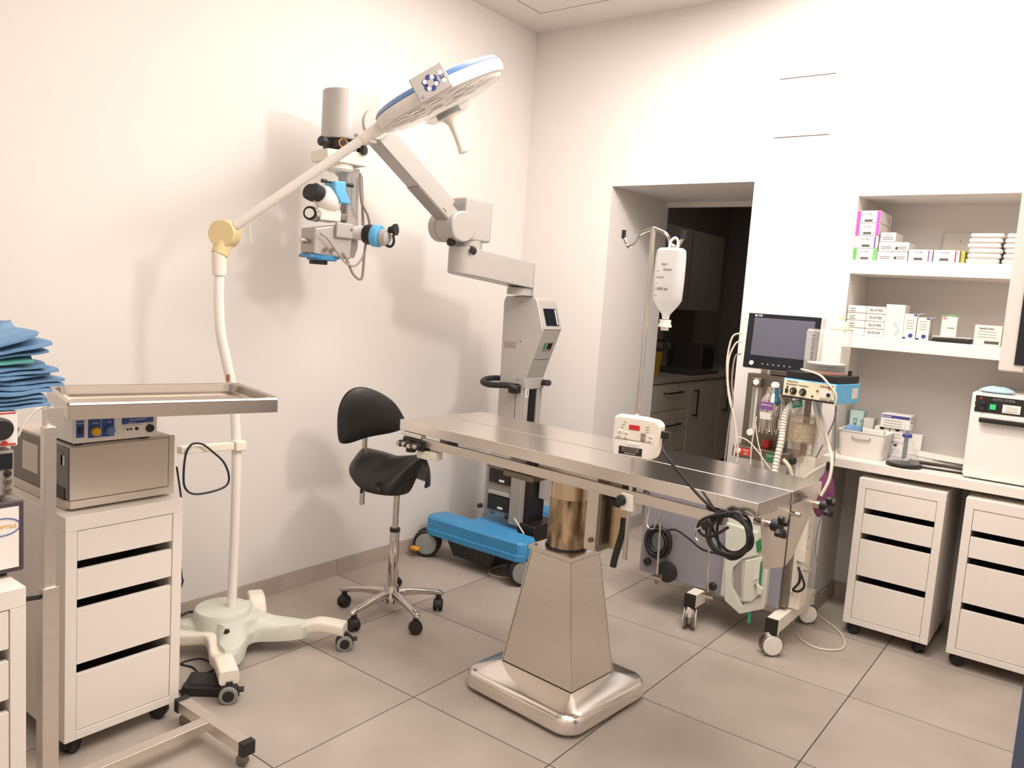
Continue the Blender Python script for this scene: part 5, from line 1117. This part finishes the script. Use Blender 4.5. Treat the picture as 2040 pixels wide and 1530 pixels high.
# ================================================================== TROLLEY AND MONITOR AT THE RIGHT EDGE
tr = thing('equipment_trolley', 'slate blue equipment trolley standing at the right end of the room', 'trolley', (2.62, -.12, 0))
sx = at(2027, 1440, 1, -.3).x
MB().box(sx, sx + .42, -.3, .08, .1, 1.0).build('trolley_body', M_SLATE, tr, .006); MB().box(sx - .0, sx + .43, -.31, .09, 1.0, 1.025).build('trolley_top', M_WHITEPL, tr, .004)
for z in (.35, .6, .85): MB().box(sx + .03, sx + .39, -.305, -.299, z - .11, z + .11).build('trolley_drawer', M_SLATE, tr, .003)
for x in (.06, .36):
    for y in (-.25, .03): castor(tr, sx + x, y, .042, .1, .04, .5)
e0, e1 = at(1992, 725, 1, -.1), at(2015, 735, 1, -.14)
mo = thing('wall_monitor', 'white-cased monitor with dark screen on the slate blue trolley', 'monitor', (e0.x + .2, -.1, 1.025))
MB().box(e0.x, e0.x + .5, -.125, -.09, 1.385, 1.78).build('casing', M_WHITEPL, mo, .004); plate(mo, 'screen', M_BEZEL, (e0.x + .262, -.125, 1.585), .47, .37, XU, ZU, .003)
plate(mo, 'standby_light', M_REDLCD, (e0.x + .05, -.125, 1.392), .012, .006, XU, ZU, .003)
MB().box(e0.x + .22, e0.x + .28, -.1, -.07, 1.04, 1.42).build('stand_post', M_BLACKPL, mo, .004); MB().box(e0.x + .13, e0.x + .37, -.2, -.0, 1.0255, 1.045).build('stand_foot', M_BLACKPL, mo, .004)

# ================================================================== ANAESTHESIA MACHINE
an = thing('anaesthesia_machine', 'anaesthesia machine cart with lilac body on white castors beside the pier', 'anaesthesia machine', (1.25, 1.58, 0))
def A2p(x, y, Y): return at(x, y, 1, Y)
for x in (1.055, 1.435):
    MB().box(x - .026, x + .026, 1.33, 1.86, .102, .165).build('base_leg', M_CREAM, an, .003)
    MB().box(x - .027, x + .027, 1.322, 1.332, .10, .167).build('leg_cap', M_BLACKPL, an, .002)
    for y in (1.345, 1.835):
        o = V((x, y, .05)); ang = .35 if x < 1.2 else -.9; axw = V((math.cos(ang), math.sin(ang), 0))
        c_ = MB().cyl((x, y, .085), (x, y, .104), .014, seg=12).obox(o + V((0, 0, .03)), (.03, .05, .05), axw, V((-axw.y, axw.x, 0)), (0, 0, 1)).build('castor', M_WHITEPL, an, .003)
        for sg in (-1, 1):
            MB().lathe([(.04, 0), (.049, .003), (.05, .008), (.046, .016)], o + axw * sg * .009, axw * sg, 24).build('wheel', M_DULLMETAL, c_)
            MB().lathe([(.043, 0), (.041, .004), (.012, .006)], o + axw * sg * .0245, axw * sg, 24).build('hubcap', M_WHITEPL, c_)
MB().box(1.08, 1.41, 1.55, 1.63, .11, .165).build('cross_beam', M_CREAM, an, .003)
lx0, lx1 = A2p(1276, 1100, 1.42).x, A2p(1440, 1150, 1.42).x
lil = MB().box(lx0, lx1, 1.42, 1.47, .172, .70).build('lilac_panel', M_LILAC, an, .003)
MB().box(lx0 + .02, lx1, 1.47, 1.72, .19, .69).build('pump_casing', M_LILAC, an, .006)
for px in ((1289, 985), (1291, 1118), (1421, 1167), (1417, 1010)):
    q = A2p(*px, 1.42); MB().lathe([(.012, 0), (.019, .004), (.019, .016), (.014, .02)], q, (0, -1, 0), 10).build('corner_knob', M_BLACKPL, lil)
cb_ = MB().box(lx1, A2p(1528, 1150, 1.40).x, 1.40, 1.72, .168, .70).build('concentrator_body', M_GREYGREEN, an, .012, 3)
def cpoly(pts, Y, d0, d1, nm, m, bev=.004): return MB().poly([A2p(x, y, Y) for x, y in pts], (0, -1, 0), d0, d1).build(nm, m, cb_, bev)
cpoly([(1447, 1040), (1512, 1060), (1512, 1105), (1482, 1112), (1462, 1130), (1458, 1160), (1470, 1190), (1480, 1205), (1520, 1185), (1523, 1212), (1475, 1222), (1445, 1195)], 1.40, 0, .012, 'concentrator_shroud', M_GREYGREEN, .003)
cpoly([(1487, 1115), (1522, 1108), (1518, 1180), (1500, 1197), (1482, 1196)], 1.40, 0, .02, 'filter_door', M_GREYGREEN)
cpoly([(1462, 1132), (1478, 1120), (1476, 1190), (1462, 1168)], 1.40, 0, .004, 'grip_recess', M_MICROD, .001)
cpoly([(1508, 1078), (1527, 1066), (1525, 1092), (1510, 1100)], 1.40, .012, .014, 'green_label', M_GREEN, 0)
cpoly([(1519, 1118), (1524, 1112), (1519, 1170), (1514, 1172)], 1.40, .02, .022, 'green_label', M_GREEN, 0)
cpoly([(1505, 1122), (1518, 1116), (1515, 1150), (1503, 1155)], 1.40, .02, .023, 'paper_label', M_PAPER, 0)
cpoly([(1513, 1160), (1524, 1170), (1522, 1182), (1514, 1178)], 1.40, .02, .035, 'paper_tag', M_PAPER, 0)
q = A2p(1507, 1166, 1.38); MB().lathe([(.01, 0), (.01, .008)], q, (0, -1, 0), 12).build('outlet', M_GOLDST, cb_)
rx0, rx1 = A2p(1528, 1150, 1.44).x, A2p(1556, 1150, 1.44).x
MB().box(rx0, rx1, 1.44, 1.74, .172, .72).build('lilac_panel', M_LILAC, an, .003)
MB().box(rx1, rx1 + .028, 1.46, 1.70, .18, .62).build('steel_upright', M_DULLMETAL, an, .002)
kx0, kx1 = A2p(1572, 1100, 1.5).x, A2p(1604, 1100, 1.5).x
colm = MB().box(kx0, kx1, 1.5, 1.6, .168, .86).build('cream_column', M_CREAM, an, .008)
for z in (.45, .5, .55, .6): MB().cyl((kx1, 1.53, z), (kx1 + .002, 1.53, z), .004, seg=8).build('screw_hole', M_DULLMETAL, colm)
MB().tube(spl([A2p(1588, 1118, 1.5), A2p(1602, 1124, 1.47), A2p(1613, 1132, 1.47), A2p(1616, 1140, 1.47), A2p(1600, 1136, 1.48)]), .004, 6).build('mains_plug_lead', M_MICROD, colm)
MB().tube(spl([A2p(1590, 1130, 1.49), A2p(1598, 1150, 1.47), A2p(1602, 1168, 1.47), A2p(1592, 1178, 1.47), A2p(1580, 1175, 1.48), A2p(1592, 1160, 1.46), A2p(1594, 1140, 1.47)]), .0055, 6).build('mains_plug_lead', M_BLACKPL, colm)
MB().box(lx1 - .1, kx1, 1.5, 1.76, .70, .73).build('work_shelf', M_STEEL, an, .003)
MB().box(1.14, 1.17, 1.7, 1.74, .72, 1.22).box(1.31, 1.34, 1.7, 1.74, .72, 1.22).build('rear_post', M_WHITEPL, an, .003)
# gas panel
bp0, bp1 = A2p(1484, 800, 1.64).x, A2p(1562, 800, 1.64).x
gpan = MB().box(bp0, bp1 + .02, 1.64, 1.70, .84, 1.185).build('gas_panel', M_DULLMETAL, an, .003)
tx0, tx1 = A2p(1459, 893, 1.54).x, A2p(1572, 905, 1.54).x
gt = MB().box(tx0, tx1, 1.54, 1.70, .795, .85).build('gas_block', M_DULLMETAL, an, .003)
rl = plate(gt, 'red_label', M_RED, (tx0 + .052, 1.54, .826), .075, .034, XU, ZU, .001); gl = plate(gt, 'green_label', M_GREEN, (tx0 + .19, 1.54, .822), .055, .036, XU, ZU, .001)
text(rl, 'Main', (tx0 + .066, 1.5385, .834), XU, ZU, .014, M_WHITEPL); text(rl, 'O2', (tx0 + .066, 1.5385, .818), XU, ZU, .014, M_WHITEPL); text(gl, 'Low O2', (tx0 + .185, 1.5385, .828), XU, ZU, .013, M_WHITEPL)
MB().lathe([(.013, 0), (.013, .01), (.008, .012)], (tx0 + .03, 1.539, .828), (0, -1, 0), 16).build('white_knob', M_WHITEPL, gt)
MB().lathe([(.012, 0), (.012, .012)], (tx0 + .20, 1.539, .81), (0, -1, 0), 14).build('green_knob', M_GREEN, gt)
MB().box(tx0 + .115, tx0 + .145, 1.6, 1.64, .85, .885).build('red_button', M_RED, gt, .004)
# flowmeter
f0 = A2p(1503, 800, 1.6)
flm = MB().box(f0.x - .016, f0.x + .016, 1.6, 1.64, .93, 1.15).build('flowmeter_block', M_CLEAR, an, .003)
MB().cyl((f0.x, 1.62, .93), (f0.x, 1.62, 1.12), .005, seg=10).build('flow_tube', M_WHITEPL, flm); MB().box(f0.x - .022, f0.x + .022, 1.598, 1.642, 1.13, 1.17).build('flowmeter_cap', M_DULLMETAL, flm, .004)
MB().lathe([(.014, 0), (.014, .004)], (f0.x, 1.598, 1.15), (0, -1, 0), 16).build('oxygen_badge', M_WHITEPL, flm); MB().lathe([(.014, 0), (.016, .006), (.016, .02)], (f0.x, 1.6, .915), (0, -1, 0), 14).build('flow_knob', M_WHITEPL, flm)
for i in range(12): plate(flm, 'scale_mark', M_INK, (f0.x + .009, 1.6, .95 + .013 * i), .006, .0012, XU, ZU, .0004)
# vaporiser
v0 = A2p(1537, 810, 1.56); vz = .94
vp = MB().lathe([(.046, 0), (.05, .005), (.05, .06), (.054, .064), (.054, .12), (.048, .145), (.034, .165), (.03, .18), (.03, .2)], (v0.x, 1.57, vz), seg=32).build('vaporiser', M_CHROME, an)
MB().lathe([(.018, 0), (.02, .01), (.012, .022)], (v0.x + .004, 1.57, vz + .2), seg=18).build('filler_cap', M_WHITEPL, vp)
pl_ = MB().obox((v0.x - .006, 1.514, vz + .115), (.058, .034, .008), XU, ZU, (0, 1, 0)).build('purple_label', M_PURPLE, vp); text(pl_, 'Isoflurane', (v0.x - .006, 1.5095, vz + .12), XU, ZU, .012, M_WHITEPL)
MB().obox((v0.x - .008, 1.517, vz + .07), (.05, .032, .006), XU, ZU, (0, 1, 0)).build('paper_label', M_PAPER, vp)
for i in range(5): a = -2.4 + .45 * i; MB().cyl((v0.x + .047 * math.cos(a), 1.57 + .047 * math.sin(a), vz - .012), (v0.x + .047 * math.cos(a), 1.57 + .047 * math.sin(a), vz + .012), .008, seg=10).build('vaporiser_bolt', M_CHROME, vp)
# absorber canister
c0_ = A2p(1597, 860, 1.5); cz = .925
ab = MB().lathe([(.055, 0), (.058, .004), (.058, .105), (.05, .11)], (c0_.x, 1.5, cz), seg=32, cap=False).build('absorber_canister', M_SMOKED, an)
MB().lathe([(.052, .002), (.052, .075), (.01, .078)], (c0_.x, 1.5, cz), seg=28).build('granules', M_SODA, ab); MB().lathe([(.06, .105), (.06, .115), (.03, .118), (.03, .135), (.022, .135), (.022, .19)], (c0_.x, 1.5, cz), seg=28).build('canister_head', M_SMOKED, ab)
MB().lathe([(.018, -.09), (.024, -.07), (.034, -.02), (.045, -.005), (.06, -.004), (.06, .003)], (c0_.x, 1.5, cz), seg=28).build('canister_foot', M_SMOKED, ab)
MB().lathe([(.008, 0), (.016, .006), (.016, .02), (.01, .024)], (c0_.x - .01, 1.48, cz - .09), (-.4, -1, 0), 10).build('drain_knob', M_BLACKPL, ab)
MB().box(c0_.x - .012, c0_.x + .012, 1.51, 1.7, .73, .85).build('canister_bracket', M_WHITEPL, an, .003)
MB().cyl((c0_.x + .045, 1.56, .73), (c0_.x + .045, 1.56, 1.116), .012, seg=14).build('ventilator_post', M_WHITEPL, an)
MB().cyl((c0_.x, 1.55, .85), (c0_.x, 1.55, 1.116), .014, seg=14).build('ventilator_post', M_DULLMETAL, an)
# corrugated hose with teal connector
hpz = spl([A2p(x, y, Y) for x, y, Y in ((1592, 802, 1.45), (1578, 806, 1.44), (1566, 822, 1.43), (1560, 850, 1.42), (1556, 880, 1.4), (1548, 915, 1.38), (1543, 950, 1.36), (1548, 990, 1.36))], 10)
MB().tube(hpz, [.0155 if i % 2 else .0125 for i in range(len(hpz))], 12).build('corrugated_hose', M_HOSE, an)
MB().cyl(A2p(1597, 803, 1.46), A2p(1577, 806, 1.44), .017, seg=16).build('hose_connector', M_TEALTUBE, an)
MB().tube(spl([A2p(1560, 915, 1.4), A2p(1572, 930, 1.4), A2p(1580, 955, 1.41)], 8), .008, 10).build('sampling_tube', M_CABLEW, an)
MB().cyl(A2p(1494, 1212, 1.40), A2p(1492, 1240, 1.40), .008, seg=12).build('drain_tube', M_TEALTUBE, an)

# purple breathing bag
bgc = A2p(1640, 985, 1.42)
t = thing('breathing_bag', 'purple rubber breathing bag hanging beyond the end of the table', 'breathing bag', bgc - V((0, 0, .09)))
R_ = []
for h, r in ((-.10, .004), (-.085, .018), (-.05, .034), (.0, .042), (.04, .034), (.08, .018), (.105, .011), (.12, .011)):
    R_.append([bgc + V((r * 1.1 * math.cos(a) + h * .1, r * .7 * math.sin(a), h)) for a in [2 * PI * i / 16 for i in range(16)]])
MB().rings(R_).build('bag', M_PURPLEBAG, t); MB().cyl(bgc + V((.011, 0, .11)), bgc + V((.013, 0, .14)), .014, seg=14).build('bag_neck', M_BLACKPL, t)

# ventilator box with bellows
vl, vr = A2p(1562, 765, 1.41), A2p(1664, 782, 1.36)
vu = V((vr.x - vl.x, vr.y - vl.y, 0)); vw = vu.length; vu.normalize(); vn = V((vu.y, -vu.x, 0)); vbz, vtz = 1.118, 1.200
ve = thing('anaesthesia_ventilator', 'blue-cased ventilator with cream control panel under the clear bellows', 'ventilator', V((vl.x, vl.y, vbz)) + vu * vw / 2 - vn * .1)
vc = V((vl.x, vl.y, (vbz + vtz) / 2)) + vu * vw / 2
vb = MB().obox(vc - vn * .1, (vw + .008, .2, vtz - vbz), vu, vn, ZU).build('blue_case', M_BLUE2, ve, .003)
vp_ = plate(ve, 'control_panel', mat('ivory_panel', '#e6dcc0', .5), vc, vw - .002, vtz - vbz - .008, vu, ZU, .002)
plate(ve, 'panel_foot', M_DARKINK, vc - V((0, 0, (vtz - vbz) / 2 - .004)), vw, .008, vu, ZU, .003)
def vq(a, b, d=.0025): return vc + vu * a * vw / 2 + V((0, 0, b * (vtz - vbz) / 2)) + vn * d
text(vp_, 'Veterinary', vq(-.88, .72), vu, ZU, .012, M_DARKINK, align='LEFT'); text(vp_, 'Anesthesia Ventilator', vq(-.9, .42), vu, ZU, .012, M_DARKINK, align='LEFT')
text(vp_, 'Hallowell', vq(.42, .62), vu, ZU, .012, M_DARKINK, align='LEFT'); text(vp_, 'MODEL 2000', vq(.45, -.72), vu, ZU, .011, M_DARKINK, align='LEFT')
for a in (-.58, -.2): k_ = MB().lathe([(.0155, 0), (.0155, .004), (.011, .005), (.010, .014)], vq(a, -.22), vn, 20).build('dial', M_DARKINK, vp_); plate(k_, 'dial_mark', M_WHITEPL, vq(a, -.22, .0165), .002, .014, vu, ZU, .001)
plate(vp_, 'rocker_switch', M_DARKINK, vq(-.85, -.28), .012, .018, vu, ZU, .004)
for a, b in ((-.83, .12), (.18, -.5), (.35, .1)): MB().lathe([(.004, 0), (.004, .004)], vq(a, b), vn, 10).build('indicator', M_DARKINK, vp_)
plate(vp_, 'outlet_frame', M_WHITEPL, vq(.68, -.1), .05, .03, vu, ZU, .001); MB().lathe([(.008, 0), (.008, .006)], vq(.78, -.15), vn, 12).build('outlet', M_DARKINK, vp_); plate(vp_, 'logo_block', M_COPPER, vq(.83, .65), .022, .016, vu, ZU, .001)
plate(vb, 'paper_label', M_PAPER, vc + vu * (vw / 2 + .004) - vn * .16, .05, .045, -vn, ZU, .001)
MB().obox(vc - vn * .1 + V((0, 0, (vtz - vbz) / 2 + .0165)), (vw * 1.02, .18, .033), vu, vn, ZU).build('bellows_base', M_BLACKPL, ve, .005)
bc_ = vc - vn * .09 + V((0, 0, (vtz - vbz) / 2 + .033)) + vu * .015
MB().lathe([(.084, 0), (.084, .012), (.078, .014)], bc_, seg=40).build('copper_ring', M_COPPER, ve)
for i in range(2): MB().lathe([(.076, .015 + .013 * i), (.08, .0215 + .013 * i), (.076, .028 + .013 * i)], bc_, seg=40).build('bellows_fold', M_RUBBER, ve)
MB().lathe([(.076, .041), (.076, .045), (.01, .046)], bc_, seg=40).build('bellows_top', M_WHITEPL, ve)
hs_ = MB().lathe([(.09, .002), (.09, .175), (.084, .184), (.01, .186)], bc_, seg=48, cap=False).build('bellows_housing', M_CLEAR, ve)
for i in range(12): plate(hs_, 'scale_mark', M_DARKINK, bc_ + vn * .09 - vu * .02 + V((0, 0, .06 + .009 * i)), .012 if i % 2 else .007, .0022, vu, ZU, .001)
MB().cyl(bc_ + vu * .085 - vn * .05 + V((0, 0, 0)), bc_ + vu * .085 - vn * .05 + V((0, 0, .02)), .008, seg=12).build('housing_clip', M_BLACKPL, ve)
MB().tube(spl([bc_ + vn * .09 - vu * .06 + V((0, 0, .012)), bc_ + vn * .105 + vu * .03 + V((0, 0, -.0)), bc_ + vn * .11 + vu * .075 + V((0, 0, -.03)), vc + vu * (vw / 2 + .01) + vn * .01, vc + vu * (vw / 2 + .006) + vn * .004 - V((0, 0, .05))], 6), .0045, 6).build('pilot_tube', M_CABLEW, ve)
mk = A2p(1664, 645, 1.57); mz = bc_.z + .1865
t = thing('anaesthetic_mask', 'translucent cream cone mask resting on the bellows housing', 'mask', (bc_.x + .04, bc_.y - .0, mz))
MB().lathe([(.038, .0005), (.04, .004), (.036, .02), (.022, .036), (.012, .042), (.011, .06), (.009, .06)], (bc_.x + .04, bc_.y, mz), seg=28).build('mask_cone', mat('cream_silicone', '#e8dcba', .5, alpha=.8), t)
# patient monitor
ml, mr = A2p(1478, 737, 1.63), A2p(1624, 747, 1.61)
mu = V((mr.x - ml.x, mr.y - ml.y, 0)); mw = mu.length; mu.normalize(); mnn = V((mu.y, -mu.x, 0)); mv = V((0, .06, 1)).normalized(); mn_ = mu.cross(mv)
mc = V((ml.x, ml.y, 1.212)) + mu * mw / 2 + mv * .128
pmn = thing('patient_monitor', 'flat patient monitor with black bezel and grey screen above the gas panel', 'monitor', mc - mv * .13 + V((0, .04, 0)))
MB().obox(mc - mn_ * .03, (mw, .262, .055), mu, mv, mn_).build('casing', M_WHITEPL, pmn, .006)
bz = MB().obox(mc, (mw - .004, .256, .008), mu, mv, mn_).build('bezel', M_BEZEL, pmn, .005)
plate(bz, 'screen', M_SCREEN, mc + mv * .02 + mu * .004 + mn_ * .004, mw * .82, .175, mu, mv, .001)
plate(bz, 'logo', M_GREYGREEN, mc - mu * .132 + mv * .117 + mn_ * .004, .009, .009, mu, mv, .001); text(bz, 'G3B', mc - mu * .112 + mv * .117 + mn_ * .0052, mu, mv, .012, M_WHITEPL)
MB().lathe([(.011, 0), (.01, .004)], mc - mu * .128 - mv * .105 + mn_ * .004, mn_, 18).build('power_button', M_WHITEPL, bz)
for i in range(6): plate(bz, 'key_symbol', M_MICROD, mc - mu * (.075 - .026 * i) - mv * .105 + mn_ * .004, .007, .006, mu, mv, .0008)
MB().box(mc.x - .05, mc.x + .05, 1.66, 1.72, 1.186, 1.3).build('mount', M_DULLMETAL, pmn, .003)
# leads on the left of the monitor
random.seed(21)
LD = [((1480, 664), (1462, 668), (1453, 690), (1448, 730), (1452, 790), (1462, 830), (1466, 870), (1462, 910)), ((1480, 680), (1466, 684), (1452, 715), (1450, 760), (1456, 800), (1466, 850), (1470, 900), (1468, 920)), ((1476, 705), (1464, 712), (1458, 760), (1460, 800), (1452, 850), (1446, 900), (1444, 920))]
for pts, l, m in zip(LD, ('cream sensor lead bowing out from the top of the patient monitor', 'cream sensor lead tied into the bundle beside the patient monitor', 'grey sensor lead hanging down to the table behind the gas block'), (M_CABLEW, M_CABLEW, M_CABLEG)):
    tag(MB().tube(spl([A2p(x, y, 1.5) for x, y in pts], 6), .0042, 6).build('sensor_lead', m), l, 'cord', 'sensor leads of the patient monitor')
for i, (l, pts) in enumerate((('thin cream tube dropping in front of the red oxygen label', ((1507, 830), (1502, 860), (1497, 890), (1495, 925))), ('thin cream tube crossing the gas block beside the flowmeter', ((1505, 845), (1510, 880), (1516, 905), (1520, 935))), ('thin cream tube slanting from the gas block to the table', ((1470, 870), (1490, 878), (1510, 900), (1535, 935))))):
    tag(MB().tube(spl([A2p(x, y, 1.47) for x, y in pts], 6), .003, 6).build('gas_tube', M_CABLEW), l, 'tube', 'thin gas tubes in front of the gas block')
tag(MB().tube(spl([A2p(x, y, Y) for x, y, Y in ((1625, 800, 1.5), (1640, 840, 1.46), (1648, 875, 1.44), (1657, 915, 1.36), (1652, 955, 1.33), (1635, 988, 1.31))], 6), .0065, 8).build('white_tube', M_CABLEW), 'white tube curving past the purple breathing bag', 'tube')
tag(MB().tube(spl([A2p(x, y, 1.52) for x, y in ((1666, 798), (1664, 830), (1652, 860), (1640, 885), (1618, 925), (1600, 950))], 6), .003, 6).build('brown_lead', M_CABLEG), 'thin grey lead slanting down from the ventilator case', 'cord')
tag(MB().tube(spl([A2p(x, y, 1.55) for x, y in ((1665, 798), (1664, 860), (1662, 925))], 4), .0022, 6).build('black_lead', M_CABLEG), 'thin dark lead hanging straight down from the ventilator corner', 'cord')
for i, pts in enumerate((((1622, 800), (1632, 850), (1645, 890)), ((1660, 920), (1620, 940), (1590, 965)))):
    tag(MB().tube(spl([A2p(x, y, 1.46) for x, y in pts], 4), .009, 8).build('breathing_tube', M_HOSE), ['clear breathing tube sloping down under the ventilator case', 'clear breathing tube lying low towards the purple bag'][i], 'tube', 'clear breathing tubes')
tag(MB().tube(spl([A2p(x, y, Y) for x, y, Y in ((1651, 985, 1.45), (1640, 1020, 1.5), (1628, 1060, 1.55), (1625, 1100, 1.6), (1633, 1145, 1.62))], 6), .002, 6).build('pull_cord', M_CABLEG), 'thin cord dangling below the purple breathing bag', 'cord')
# coiled black cable hung on the lilac panel
q0 = A2p(1312, 1078, 1.40); pts = []
for k in range(9):
    for i in range(10):
        a = PI / 2 + 2 * PI * i / 10; rk = .046 + .006 * ((k * 4) % 6); pts.append(q0 + V((rk * .92 * math.cos(a) + .004 * (k % 2), -.003 * k, rk * 1.12 * math.sin(a))))
cc = thing('coiled_cable', 'thick black cable coil hung on the lilac panel', 'cord', q0 - V((0, 0, .08)))
MB().tube(spl(pts + [A2p(1345, 1055, 1.385), A2p(1375, 1075, 1.36), A2p(1400, 1095, 1.3), A2p(1440, 1105, 1.2)], 3), .0055, 7).build('coil', M_RUBBER, cc)
MB().lathe([(.045, 0), (.05, .006), (.05, .02), (.04, .024)], A2p(1331, 1138, 1.415), (0, -1, 0), 28).build('round_pad', M_RUBBER, cc)
# pale lead on the floor
tag(MB().tube(spl([A2p(1578, 1178, 1.48)] + [at(x, y, 2, .005) for x, y in ((1580, 1240), (1595, 1272), (1625, 1290), (1660, 1295), (1680, 1290), (1681, 1272), (1665, 1252), (1630, 1225), (1605, 1205))], 6), .005, 7).build('pale_floor_lead', M_CABLEW), 'pale lead looping over the floor beside the anaesthesia machine', 'cord')
